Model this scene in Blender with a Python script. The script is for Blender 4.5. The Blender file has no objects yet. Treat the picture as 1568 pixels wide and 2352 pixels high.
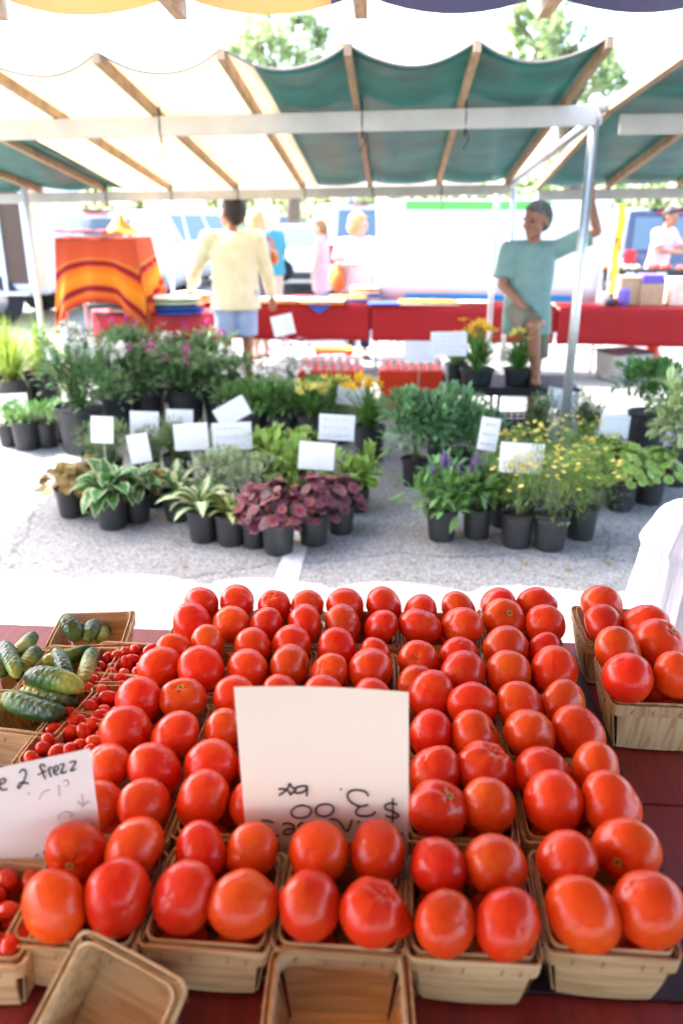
import bpy, math, random
from mathutils import Vector, Matrix, Euler, noise
R = math.radians
random.seed(7)
SC = bpy.context.scene
COL = SC.collection

# ---------------------------------------------------------------- camera, world, sun, exposure
H = 1.62                      # eye height
TH = R(20.4)                  # camera pitched down
F, CX, CY = 1829.0, 784.0, 1176.0
cam_d = bpy.data.cameras.new('camera'); cam = bpy.data.objects.new('camera', cam_d); COL.objects.link(cam)
cam.location = (0, 0, H); cam.rotation_euler = (R(90) - TH, 0, 0)
cam_d.sensor_fit = 'VERTICAL'; cam_d.sensor_height = 36; cam_d.lens = 28.0
cam_d.clip_start = 0.05; cam_d.clip_end = 1000
cam_d.dof.use_dof = True; cam_d.dof.focus_distance = 1.55; cam_d.dof.aperture_fstop = 2.8
SC.camera = cam
SUN = Vector((-0.75, 0.45, 1.0)).normalized()
elev = math.asin(SUN.z)
w = bpy.data.worlds.new('World'); SC.world = w; w.use_nodes = True
nt = w.node_tree; nt.nodes.clear()
sky = nt.nodes.new('ShaderNodeTexSky'); sky.sky_type = 'NISHITA'; sky.sun_disc = False
sky.sun_elevation = elev; sky.sun_rotation = math.atan2(SUN.x, SUN.y)
sky.air_density = 1.0; sky.dust_density = 3.0; sky.ozone_density = 1.0
bg = nt.nodes.new('ShaderNodeBackground'); bg.inputs[1].default_value = 0.15
out = nt.nodes.new('ShaderNodeOutputWorld')
nt.links.new(sky.outputs[0], bg.inputs[0]); nt.links.new(bg.outputs[0], out.inputs[0])
sl = bpy.data.lights.new('sun', 'SUN'); sl.energy = 2.3; sl.angle = R(0.5); sl.color = (1, .955, .89)
so = bpy.data.objects.new('sun', sl); COL.objects.link(so)
so.rotation_euler = SUN.to_track_quat('Z', 'Y').to_euler()
vs = SC.view_settings; vs.view_transform = 'Standard'; vs.look = 'None'; vs.exposure = 3.15; vs.gamma = 1
SC.display_settings.display_device = 'sRGB'
SC.cycles.use_denoising = True
SC.cycles.max_bounces = 8; SC.cycles.transparent_max_bounces = 8
SC.cycles.sample_clamp_indirect = 8

# ---------------------------------------------------------------- sight lines (reference picture 1568 x 2352)
def ray(px, py):
    u = (px - CX) / F; v = (CY - py) / F
    f = Vector((0, math.cos(TH), -math.sin(TH))); up = Vector((0, math.sin(TH), math.cos(TH)))
    return Vector((u, 0, 0)) + up * v + f
def atz(px, py, z):
    d = ray(px, py); t = (z - H) / d.z; return Vector((0, 0, H)) + d * t
def aty(px, py, y):
    d = ray(px, py); t = y / d.y; return Vector((0, 0, H)) + d * t
def depth(p):
    return p.y * math.cos(TH) + (H - p.z) * math.sin(TH)
def sz(px, p):
    return px * depth(p) / F

# ---------------------------------------------------------------- materials
def mat(name, col, rough=.6, var=0.0, scale=20, metal=0, bump=0.0, bscale=60, col2=None, spec=.5, coat=0, sss=0,
        trans=0.0, island=0.0, coord='Object', det=4, objvar=0.0):
    m = bpy.data.materials.new(name); m.use_nodes = True
    n = m.node_tree.nodes; l = m.node_tree.links; b = n['Principled BSDF']
    b.inputs['Base Color'].default_value = (*col, 1); b.inputs['Roughness'].default_value = rough
    b.inputs['Metallic'].default_value = metal; b.inputs['Specular IOR Level'].default_value = spec
    b.inputs['Coat Weight'].default_value = coat
    tc = n.new('ShaderNodeTexCoord')
    src = None
    if var or col2:
        no = n.new('ShaderNodeTexNoise'); no.inputs['Scale'].default_value = scale; no.inputs['Detail'].default_value = det
        l.new(tc.outputs[coord], no.inputs['Vector'])
        cr = n.new('ShaderNodeValToRGB'); c2 = col2 or tuple(max(0, c * (1 - var)) for c in col)
        c1 = col if col2 else tuple(min(1, c * (1 + var)) for c in col)
        cr.color_ramp.elements[0].color = (*c2, 1); cr.color_ramp.elements[1].color = (*c1, 1)
        cr.color_ramp.elements[0].position = .35; cr.color_ramp.elements[1].position = .65
        l.new(no.outputs['Fac'], cr.inputs[0]); src = cr.outputs[0]
    if island or objvar:
        hs = n.new('ShaderNodeHueSaturation'); mr = n.new('ShaderNodeMapRange')
        if island:
            g = n.new('ShaderNodeNewGeometry'); l.new(g.outputs['Random Per Island'], mr.inputs[0]); k = island
        else:
            g = n.new('ShaderNodeObjectInfo'); l.new(g.outputs['Random'], mr.inputs[0]); k = objvar
        mr.inputs[3].default_value = 1 - k; mr.inputs[4].default_value = 1 + k
        l.new(mr.outputs[0], hs.inputs['Value'])
        mr2 = n.new('ShaderNodeMapRange'); l.new(g.outputs['Random Per Island' if island else 'Random'], mr2.inputs[0])
        mr2.inputs[3].default_value = .5 - k * .05; mr2.inputs[4].default_value = .5 + k * .05
        l.new(mr2.outputs[0], hs.inputs['Hue'])
        if src: l.new(src, hs.inputs['Color'])
        else: hs.inputs['Color'].default_value = (*col, 1)
        src = hs.outputs[0]
    if src: l.new(src, b.inputs['Base Color'])
    if sss:
        b.inputs['Subsurface Weight'].default_value = sss; b.inputs['Subsurface Radius'].default_value = (.02, .006, .003)
        b.inputs['Subsurface Scale'].default_value = .5
    if bump:
        nb = n.new('ShaderNodeTexNoise'); nb.inputs['Scale'].default_value = bscale; nb.inputs['Detail'].default_value = 5
        l.new(tc.outputs[coord], nb.inputs['Vector'])
        bp = n.new('ShaderNodeBump'); bp.inputs['Strength'].default_value = bump; bp.inputs['Distance'].default_value = .01
        l.new(nb.outputs['Fac'], bp.inputs['Height']); l.new(bp.outputs[0], b.inputs['Normal'])
    if trans:
        t = n.new('ShaderNodeBsdfTranslucent'); mx = n.new('ShaderNodeMixShader'); mx.inputs[0].default_value = trans
        if src: l.new(src, t.inputs[0])
        else: t.inputs[0].default_value = (*col, 1)
        o = n['Material Output']; l.new(b.outputs[0], mx.inputs[1]); l.new(t.outputs[0], mx.inputs[2]); l.new(mx.outputs[0], o.inputs[0])
    return m

def leafmat(name, col, trans=.3, island=.3, edge=None, lo=.3, hi=.42, rough=.45):
    """leaf colour; edge = colour of the leaf margin (variegation across the blade)"""
    m = mat(name, col, rough=rough, trans=trans, island=island, spec=.4)
    if edge:
        n = m.node_tree.nodes; l = m.node_tree.links
        uv = n.new('ShaderNodeUVMap'); sp = n.new('ShaderNodeSeparateXYZ'); l.new(uv.outputs[0], sp.inputs[0])
        a = n.new('ShaderNodeMath'); a.operation = 'SUBTRACT'; a.inputs[1].default_value = .5; l.new(sp.outputs[0], a.inputs[0])
        ab = n.new('ShaderNodeMath'); ab.operation = 'ABSOLUTE'; l.new(a.outputs[0], ab.inputs[0])
        no = n.new('ShaderNodeTexNoise'); no.inputs['Scale'].default_value = 40; tc = n.new('ShaderNodeTexCoord'); l.new(tc.outputs['Object'], no.inputs['Vector'])
        ad = n.new('ShaderNodeMath'); ad.operation = 'MULTIPLY_ADD'; ad.inputs[1].default_value = .25; l.new(no.outputs[0], ad.inputs[0]); l.new(ab.outputs[0], ad.inputs[2])
        mr = n.new('ShaderNodeMapRange'); mr.inputs[1].default_value = lo; mr.inputs[2].default_value = hi; l.new(ad.outputs[0], mr.inputs[0])
        mx = n.new('ShaderNodeMix'); mx.data_type = 'RGBA'; mx.inputs[6].default_value = (*col, 1); mx.inputs[7].default_value = (*edge, 1)
        l.new(mr.outputs[0], mx.inputs[0])
        hs = [x for x in n if x.type == 'HUE_SAT'][0]; l.new(mx.outputs[2], hs.inputs['Color'])
    return m

def wood_mat(name, c1, c2, sx=2, sy=40, rough=.65):
    m = mat(name, c1, rough=rough); n = m.node_tree.nodes; l = m.node_tree.links
    tc = n.new('ShaderNodeTexCoord'); mp = n.new('ShaderNodeMapping'); mp.inputs['Scale'].default_value = (sx, sy, sy)
    no = n.new('ShaderNodeTexNoise'); no.inputs['Scale'].default_value = 3; no.inputs['Detail'].default_value = 6; no.inputs['Distortion'].default_value = .6
    cr = n.new('ShaderNodeValToRGB'); cr.color_ramp.elements[0].color = (*c2, 1); cr.color_ramp.elements[1].color = (*c1, 1)
    cr.color_ramp.elements[0].position = .38; cr.color_ramp.elements[1].position = .58
    oi = n.new('ShaderNodeObjectInfo'); ad = n.new('ShaderNodeVectorMath'); ad.operation = 'ADD'
    l.new(tc.outputs['Object'], ad.inputs[0]); l.new(oi.outputs['Random'], ad.inputs[1]); l.new(ad.outputs[0], mp.inputs[0])
    l.new(mp.outputs[0], no.inputs['Vector']); l.new(no.outputs['Fac'], cr.inputs[0])
    hs = n.new('ShaderNodeHueSaturation'); mr = n.new('ShaderNodeMapRange'); l.new(oi.outputs['Random'], mr.inputs[0])
    mr.inputs[3].default_value = .82; mr.inputs[4].default_value = 1.15; l.new(mr.outputs[0], hs.inputs['Value'])
    l.new(cr.outputs[0], hs.inputs['Color']); l.new(hs.outputs[0], n['Principled BSDF'].inputs['Base Color'])
    bp = n.new('ShaderNodeBump'); bp.inputs['Strength'].default_value = .15; bp.inputs['Distance'].default_value = .002
    l.new(no.outputs['Fac'], bp.inputs['Height']); l.new(bp.outputs[0], n['Principled BSDF'].inputs['Normal'])
    return m

def asphalt():
    m = mat('asphalt', (.2, .2, .2), rough=.85); n = m.node_tree.nodes; l = m.node_tree.links; b = n['Principled BSDF']
    tc = n.new('ShaderNodeTexCoord')
    v = n.new('ShaderNodeTexVoronoi'); v.inputs['Scale'].default_value = 140; l.new(tc.outputs['Object'], v.inputs['Vector'])
    cr = n.new('ShaderNodeValToRGB'); e = cr.color_ramp.elements
    e[0].color = (.12, .117, .113, 1); e[1].color = (.42, .415, .41, 1); e[0].position = .05; e[1].position = .95
    q = cr.color_ramp.elements.new(.5); q.color = (.27, .265, .26, 1)
    s = n.new('ShaderNodeSeparateColor'); l.new(v.outputs['Color'], s.inputs[0]); l.new(s.outputs[0], cr.inputs[0])
    no = n.new('ShaderNodeTexNoise'); no.inputs['Scale'].default_value = 1.3; no.inputs['Detail'].default_value = 8; l.new(tc.outputs['Object'], no.inputs['Vector'])
    mr = n.new('ShaderNodeMapRange'); mr.inputs[1].default_value = .3; mr.inputs[2].default_value = .7; mr.inputs[3].default_value = .8; mr.inputs[4].default_value = 1.12; l.new(no.outputs[0], mr.inputs[0])
    hs = n.new('ShaderNodeHueSaturation'); l.new(cr.outputs[0], hs.inputs['Color']); l.new(mr.outputs[0], hs.inputs['Value'])
    l.new(hs.outputs[0], b.inputs['Base Color'])
    vc = n.new('ShaderNodeTexVoronoi'); vc.feature = 'DISTANCE_TO_EDGE'; vc.inputs['Scale'].default_value = .45
    nd = n.new('ShaderNodeTexNoise'); nd.inputs['Scale'].default_value = 2.5; nd.inputs['Detail'].default_value = 6; l.new(tc.outputs['Object'], nd.inputs['Vector'])
    va = n.new('ShaderNodeVectorMath'); va.operation = 'MULTIPLY_ADD'; va.inputs[1].default_value = (.5, .5, .5); l.new(nd.outputs['Color'], va.inputs[0]); l.new(tc.outputs['Object'], va.inputs[2]); l.new(va.outputs[0], vc.inputs['Vector'])
    mc = n.new('ShaderNodeMapRange'); mc.inputs[2].default_value = .006; mc.inputs[3].default_value = .5; mc.inputs[4].default_value = 1.0; l.new(vc.outputs['Distance'], mc.inputs[0])
    st = n.new('ShaderNodeTexNoise'); st.inputs['Scale'].default_value = 3.2; st.inputs['Detail'].default_value = 2; l.new(tc.outputs['Object'], st.inputs['Vector'])
    ms = n.new('ShaderNodeMapRange'); ms.inputs[1].default_value = .66; ms.inputs[2].default_value = .74; ms.inputs[3].default_value = 1; ms.inputs[4].default_value = .75; l.new(st.outputs[0], ms.inputs[0])
    mm_ = n.new('ShaderNodeMath'); mm_.operation = 'MULTIPLY'; l.new(mc.outputs[0], mm_.inputs[0]); l.new(ms.outputs[0], mm_.inputs[1])
    m3 = n.new('ShaderNodeMath'); m3.operation = 'MULTIPLY'; l.new(mm_.outputs[0], m3.inputs[0]); l.new(mr.outputs[0], m3.inputs[1]); l.new(m3.outputs[0], hs.inputs['Value'])
    bp = n.new('ShaderNodeBump'); bp.inputs['Strength'].default_value = .5; bp.inputs['Distance'].default_value = .004
    l.new(v.outputs['Distance'], bp.inputs['Height']); l.new(bp.outputs[0], b.inputs['Normal'])
    return m

def tomato_mat(name, base, side, rough=.3):
    m = mat(name, base, rough=rough, sss=.12, coat=.1); n = m.node_tree.nodes; l = m.node_tree.links; b = n['Principled BSDF']
    b.inputs['Coat Roughness'].default_value = .2; b.inputs['Specular IOR Level'].default_value = .33
    tc = n.new('ShaderNodeTexCoord'); oi = n.new('ShaderNodeObjectInfo')
    ad = n.new('ShaderNodeVectorMath'); ad.operation = 'MULTIPLY_ADD'; l.new(oi.outputs['Random'], ad.inputs[0]); ad.inputs[1].default_value = (7, 3, 5)
    l.new(tc.outputs['Object'], ad.inputs[2])
    no = n.new('ShaderNodeTexNoise'); no.inputs['Scale'].default_value = .9; no.inputs['Detail'].default_value = 2; l.new(ad.outputs[0], no.inputs['Vector'])
    cr = n.new('ShaderNodeValToRGB'); e = cr.color_ramp.elements; e[0].color = (*base, 1); e[0].position = .52; e[1].color = (*side, 1); e[1].position = .74
    l.new(no.outputs[0], cr.inputs[0])
    # fine pale flecks
    n2 = n.new('ShaderNodeTexNoise'); n2.inputs['Scale'].default_value = 22; n2.inputs['Detail'].default_value = 3; l.new(ad.outputs[0], n2.inputs['Vector'])
    mr = n.new('ShaderNodeMapRange'); mr.inputs[1].default_value = .70; mr.inputs[2].default_value = .8; mr.inputs[4].default_value = .45; l.new(n2.outputs[0], mr.inputs[0])
    mx = n.new('ShaderNodeMix'); mx.data_type = 'RGBA'; mx.inputs[7].default_value = (.62, .25, .08, 1); l.new(cr.outputs[0], mx.inputs[6]); l.new(mr.outputs[0], mx.inputs[0])
    hs = n.new('ShaderNodeHueSaturation'); l.new(mx.outputs[2], hs.inputs['Color'])
    mh = n.new('ShaderNodeMapRange'); mh.inputs[3].default_value = .499; mh.inputs[4].default_value = .511; l.new(oi.outputs['Random'], mh.inputs[0]); l.new(mh.outputs[0], hs.inputs['Hue'])
    wn = n.new('ShaderNodeTexWhiteNoise'); wn.noise_dimensions = '1D'; l.new(oi.outputs['Random'], wn.inputs['W'])
    mv = n.new('ShaderNodeMapRange'); mv.inputs[3].default_value = .84; mv.inputs[4].default_value = 1.08; l.new(wn.outputs[0], mv.inputs[0]); l.new(mv.outputs[0], hs.inputs['Value'])
    l.new(hs.outputs[0], b.inputs['Base Color'])
    n3 = n.new('ShaderNodeTexNoise'); n3.inputs['Scale'].default_value = 2.2; n3.inputs['Detail'].default_value = 2; l.new(ad.outputs[0], n3.inputs['Vector'])
    bp = n.new('ShaderNodeBump'); bp.inputs['Strength'].default_value = .12; bp.inputs['Distance'].default_value = .02; l.new(n3.outputs[0], bp.inputs['Height']); l.new(bp.outputs[0], b.inputs['Normal'])
    return m

def cuke_mat():
    m = mat('cucumber_skin', (.05, .12, .02), rough=.38); n = m.node_tree.nodes; l = m.node_tree.links; b = n['Principled BSDF']
    tc = n.new('ShaderNodeTexCoord'); oi = n.new('ShaderNodeObjectInfo')
    sp = n.new('ShaderNodeSeparateXYZ'); l.new(tc.outputs['Object'], sp.inputs[0])
    no = n.new('ShaderNodeTexNoise'); no.inputs['Scale'].default_value = 30; no.inputs['Detail'].default_value = 3
    mp = n.new('ShaderNodeMapping'); mp.inputs['Scale'].default_value = (.25, 1, 1); l.new(tc.outputs['Object'], mp.inputs[0]); l.new(mp.outputs[0], no.inputs['Vector'])
    a = n.new('ShaderNodeMath'); a.operation = 'MULTIPLY_ADD'; a.inputs[1].default_value = 9.0; l.new(sp.outputs[0], a.inputs[0])
    a2 = n.new('ShaderNodeMath'); a2.operation = 'MULTIPLY_ADD'; a2.inputs[1].default_value = .9; a2.inputs[2].default_value = -.35; l.new(oi.outputs['Random'], a2.inputs[0]); l.new(a2.outputs[0], a.inputs[2])
    a3 = n.new('ShaderNodeMath'); a3.operation = 'MULTIPLY_ADD'; a3.inputs[1].default_value = .55; l.new(no.outputs[0], a3.inputs[0]); a4 = n.new('ShaderNodeMath'); a4.operation = 'ADD'; a4.inputs[1].default_value = .22; l.new(a.outputs[0], a4.inputs[0]); l.new(a4.outputs[0], a3.inputs[2])
    cr = n.new('ShaderNodeValToRGB'); e = cr.color_ramp.elements; e[0].color = (.012, .05, .012, 1); e[0].position = .2; e[1].color = (.3, .36, .06, 1); e[1].position = 1.05
    q = e.new(.55); q.color = (.035, .10, .018, 1); q = e.new(.8); q.color = (.10, .2, .035, 1)
    l.new(a3.outputs[0], cr.inputs[0]); l.new(cr.outputs[0], b.inputs['Base Color'])
    v = n.new('ShaderNodeTexVoronoi'); v.inputs['Scale'].default_value = 110; l.new(tc.outputs['Object'], v.inputs['Vector'])
    bp = n.new('ShaderNodeBump'); bp.invert = True; bp.inputs['Strength'].default_value = .8; bp.inputs['Distance'].default_value = .0025; l.new(v.outputs['Distance'], bp.inputs['Height']); l.new(bp.outputs[0], b.inputs['Normal'])
    return m

def cloth_stripe():
    m = mat('striped_cloth', (.8, .2, .03), rough=.8, trans=.5); n = m.node_tree.nodes; l = m.node_tree.links; b = n['Principled BSDF']
    uv = n.new('ShaderNodeUVMap'); sp = n.new('ShaderNodeSeparateXYZ'); l.new(uv.outputs[0], sp.inputs[0])
    cr = n.new('ShaderNodeValToRGB'); cr.color_ramp.interpolation = 'LINEAR'; e = cr.color_ramp.elements
    st = [(0, (.72, .13, .05)), (.3, (.75, .16, .06)), (.33, (.85, .4, .05)), (.36, (.42, .01, .03)), (.42, (.5, .02, .03)), (.45, (.85, .25, .02)), (.6, (.9, .42, .03)), (.72, (.88, .35, .03)), (.76, (.42, .01, .03)), (.82, (.45, .02, .03)), (.86, (.85, .3, .05)), (1, (.7, .04, .02))]
    e[0].position = 0; e[0].color = (*st[0][1], 1); e[1].position = 1; e[1].color = (*st[-1][1], 1)
    for p, c in st[1:-1]: q = e.new(p); q.color = (*c, 1)
    l.new(sp.outputs[1], cr.inputs[0]); l.new(cr.outputs[0], b.inputs['Base Color'])
    t = [x for x in n if x.type == 'BSDF_TRANSLUCENT'][0]; l.new(cr.outputs[0], t.inputs[0])
    return m

M = {}
def setup_mats():
    M['asphalt'] = asphalt()
    M['paint'] = mat('road_paint', (.75, .75, .73), rough=.7, var=.12, scale=30)
    M['tomato'] = tomato_mat('tomato_skin', (.74, .026, .006), (.74, .062, .008))
    M['cherry'] = tomato_mat('cherry_tomato_skin', (.6, .012, .008), (.62, .05, .01), rough=.16)
    M['scar'] = mat('stem_scar', (.16, .12, .04), rough=.9, var=.5, scale=200)
    M['scar_ring'] = mat('scar_ring', (.55, .3, .05), rough=.6, var=.3, scale=120)
    M['cuke'] = cuke_mat()
    M['veneer'] = wood_mat('poplar_veneer', (.62, .43, .23), (.47, .29, .135), 3, 30)
    M['veneer_pale'] = wood_mat('pale_veneer', (.66, .5, .3), (.5, .3, .13), 30, 3)
    M['staple'] = mat('staple_metal', (.2, .17, .14), rough=.5, metal=.6)
    M['redwood'] = wood_mat('dark_red_painted_planks', (.20, .014, .011), (.15, .011, .009), 25, 2, rough=.5)
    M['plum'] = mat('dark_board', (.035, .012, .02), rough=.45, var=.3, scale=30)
    M['card'] = mat('card_paper', (.95, .88, .74), rough=.75)
    M['card_cool'] = mat('paper', (.8, .78, .76), rough=.75)
    M['whitecard'] = mat('sign_card', (.9, .91, .93), rough=.6, trans=.45)
    M['ink'] = mat('marker_ink', (.03, .008, .012), rough=.6)
    M['greyink'] = mat('faint_pencil', (.45, .42, .42), rough=.8)
    M['palepen'] = mat('faint_pen', (.5, .5, .55), rough=.8)
    M['creamcloth'] = mat('cream_canvas', (.84, .73, .56), rough=.8, trans=.45, var=.05, scale=3)
    M['cream_over'] = mat('amber_canvas', (.72, .47, .24), rough=.8, trans=.4)
    M['hem'] = mat('hem_cord', (.22, .19, .17), rough=.8)
    M['greencloth'] = mat('green_canvas', (.02, .15, .13), rough=.36, trans=.5, var=.2, scale=3, bump=.6, bscale=3.0, spec=.8)
    M['bluecloth'] = mat('navy_canvas', (.08, .08, .19), rough=.6, trans=.25)
    M['rafter'] = wood_mat('rafter_wood', (.42, .28, .16), (.3, .19, .1), 20, 3)
    M['alu'] = mat('grey_painted_rail', (.5, .49, .45), rough=.5, var=.08, scale=6)
    M['pole'] = mat('galvanised_tube', (.62, .63, .64), rough=.32, metal=.7, var=.08, scale=10)
    M['whitepole'] = mat('white_tube', (.8, .82, .84), rough=.4)
    M['cord'] = mat('black_cord', (.02, .02, .02), rough=.7)
    M['pot'] = mat('black_nursery_pot', (.024, .025, .027), rough=.42, var=.25, scale=14)
    M['soil'] = mat('potting_soil', (.035, .022, .014), rough=.95, var=.5, scale=90)
    M['blackplastic'] = mat('black_plastic', (.015, .016, .018), rough=.45)
    M['stem'] = mat('stem', (.12, .16, .05), rough=.6)
    M['stake'] = mat('sign_stake', (.32, .36, .3), rough=.6)
    M['brown_leaf'] = leafmat('bronze_leaf', (0.425, 0.200, 0.062), edge=(.24, .2, .06), island=.45)
    M['purple_leaf'] = leafmat('purple_leaf', (.16, .008, .03), edge=(.15, .06, .07), lo=.25, hi=.5, island=.7, trans=.25)
    M['hosta'] = leafmat('green_hosta_leaf', (0.065, 0.195, 0.052), edge=(.42, .5, .26), lo=.42, hi=.5)
    M['cream_hosta'] = leafmat('white_centred_leaf', (.62, .62, .36), edge=(.07, .19, .05), lo=.33, hi=.45, island=.2)
    M['yellow_hosta'] = leafmat('pale_yellow_leaf', (.6, .62, .25), edge=(.2, .32, .07), lo=.38, hi=.5, island=.2)
    M['chart'] = leafmat('chartreuse_leaf', (0.221, 0.390, 0.065), edge=(.4, .48, .12), lo=.4, hi=.5, island=.3)
    M['grey_leaf'] = leafmat('silver_leaf', (0.336, 0.403, 0.235), island=.35)
    M['rose_leaf'] = leafmat('rosemary_leaf', (0.169, 0.260, 0.091), island=.4)
    M['dark_leaf'] = leafmat('dark_leaf', (0.146, 0.273, 0.108), island=.5)
    M['green_leaf'] = leafmat('mid_green_leaf', (0.135, 0.270, 0.074), island=.4)
    M['sage_leaf'] = leafmat('sage_leaf', (0.182, 0.338, 0.143), island=.35)
    M['bright_leaf'] = leafmat('bright_grass_leaf', (.26, .36, .06), island=.35, trans=.4)
    M['lily_leaf'] = leafmat('lily_leaf', (0.143, 0.299, 0.065), island=.35)
    M['core_leaf'] = leafmat('thread_leaf', (0.195, 0.300, 0.060), island=.35)
    M['light_leaf'] = leafmat('light_leaf', (.28, .4, .13), edge=(.55, .6, .3), island=.3)
    M['tree_leaf'] = leafmat('tree_leaf', (.42, .52, .26), island=.3, trans=.5)
    M['hedge_leaf'] = leafmat('hedge_leaf', (.15, .24, .06), island=.4, trans=.35)
    M['white_petal'] = mat('white_petal', (.85, .84, .8), rough=.6, trans=.3)
    M['yellow_petal'] = mat('yellow_petal', (.85, .5, .02), rough=.5, trans=.3)
    M['pale_yellow'] = mat('pale_yellow_petal', (.85, .72, .18), rough=.5, trans=.3)
    M['orange_petal'] = mat('orange_petal', (.85, .28, .02), rough=.5, trans=.3)
    M['purple_petal'] = mat('violet_petal', (.22, .1, .38), rough=.5, trans=.3)
    M['pink_petal'] = mat('magenta_petal', (.5, .06, .3), rough=.5, trans=.3)
    M['rose_petal'] = mat('dusty_pink_petal', (.5, .16, .24), rough=.5, trans=.3)
    M['redcloth'] = mat('red_tablecloth', (.36, .006, .01), rough=.75, trans=.25)
    M['pinkcloth'] = mat('coral_cloth', (.62, .05, .07), rough=.8, var=.1, scale=5)
    M['stripe'] = cloth_stripe()
    M['orangefold'] = mat('orange_fabric', (.75, .28, .03), rough=.8, var=.3, scale=14)
    M['bluefold'] = mat('blue_fabric', (.03, .08, .4), rough=.8)
    M['whitefold'] = mat('white_fabric', (.75, .68, .55), rough=.8, var=.1, scale=14)
    M['greenfold'] = mat('pale_green_fabric', (.4, .55, .38), rough=.8)
    M['redfold'] = mat('crimson_fabric', (.4, .02, .05), rough=.8, var=.3, scale=20)
    M['violetfold'] = mat('violet_fabric', (.15, .1, .45), rough=.8)
    M['banner'] = mat('white_banner', (.72, .74, .78), rough=.5, trans=.3)
    M['bannergreen'] = mat('banner_green', (.15, .5, .1), rough=.5, trans=.2)
    M['bannerblue'] = mat('banner_blue', (.02, .28, .65), rough=.5, trans=.2)
    M['car_white'] = mat('white_car_paint', (.6, .62, .64), rough=.25, coat=.6)
    M['car_silver'] = mat('silver_car_paint', (.6, .65, .7), rough=.3, coat=.6, metal=.3)
    M['car_dark'] = mat('dark_car_paint', (.05, .06, .1), rough=.25, coat=.6)
    M['carglass'] = mat('car_glass', (.10, .15, .19), rough=.06, spec=1)
    M['tyre'] = mat('tyre', (.03, .03, .035), rough=.8)
    M['rim'] = mat('alloy', (.5, .5, .52), rough=.3, metal=.8)
    M['redlens'] = mat('red_lens', (.55, .01, .02), rough=.2)
    M['blacktrim'] = mat('black_trim', (.02, .02, .022), rough=.5)
    M['tan'] = mat('tan_panel', (.55, .4, .28), rough=.7, var=.1)
    M['darkinside'] = mat('truck_interior', (.10, .06, .04), rough=.8)
    M['skin'] = mat('skin', (.52, .27, .18), rough=.5, sss=.1, var=.05, scale=8)
    M['skin_tan'] = mat('tanned_skin', (.36, .16, .095), rough=.5, sss=.1)
    M['skin_pale'] = mat('fair_skin', (.62, .36, .26), rough=.5, sss=.1)
    M['hair_dark'] = mat('dark_hair', (.02, .012, .008), rough=.6, bump=.5, bscale=50)
    M['hair_grey'] = mat('greying_hair', (.11, .105, .10), rough=.6, var=.7, scale=60, bump=.5, bscale=50)
    M['hair_blond'] = mat('blond_hair', (.5, .3, .12), rough=.5, var=.3, scale=40, bump=.5, bscale=40)
    M['hair_pale'] = mat('pale_hair', (.72, .58, .42), rough=.5, var=.2, scale=40, bump=.5, bscale=40)
    M['hair_red'] = mat('auburn_hair', (.28, .12, .04), rough=.5, var=.3, scale=40)
    M['eye'] = mat('eye', (.05, .03, .02), rough=.2)
    M['lips'] = mat('lips', (.4, .14, .11), rough=.5)
    for k, c in dict(yellowshirt=(.76, .71, .48), teeshirt=(.22, .35, .32), greytop=(.13, .13, .17), tealtop=(.04, .24, .28), pinktop=(.7, .36, .4), lilactop=(.66, .56, .64), pinkshirt=(.75, .45, .5), shortsblue=(.34, .44, .66), shortskhaki=(.16, .15, .11), navy=(.02, .03, .08), beige=(.55, .42, .32), greypants=(.35, .33, .4), blackbag=(.012, .012, .014), orangebag=(.6, .16, .03), sandal=(.05, .03, .02)).items():
        M[k] = mat(k, c, rough=.85, var=.06, scale=10, bump=.25, bscale=12)
    M['gauze'] = mat('crinkled_white_cotton', (.58, .58, .66), rough=.8, trans=.15)
    M['lidbin'] = mat('dark_lid', (.08, .02, .03), rough=.4)
    M['clearbin'] = mat('cloudy_plastic', (.55, .53, .5), rough=.3, trans=.4)
    M['redplastic'] = mat('red_plastic', (.75, .045, .01), rough=.35)
    M['bluelabel'] = mat('blue_label', (.02, .15, .55), rough=.5)
    M['cup'] = mat('pale_pink_cup', (.85, .6, .6), rough=.35, var=.1)
    M['box'] = mat('cardboard', (.48, .33, .2), rough=.85, var=.08)
    M['lamp_pole'] = mat('blue_grey_pole', (.16, .22, .3), rough=.5)
    M['bark'] = mat('bark', (.12, .09, .06), rough=.9, var=.4, scale=12)
    M['drygrass'] = leafmat('dry_grass', (.42, .38, .16), island=.3)
setup_mats()

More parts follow.
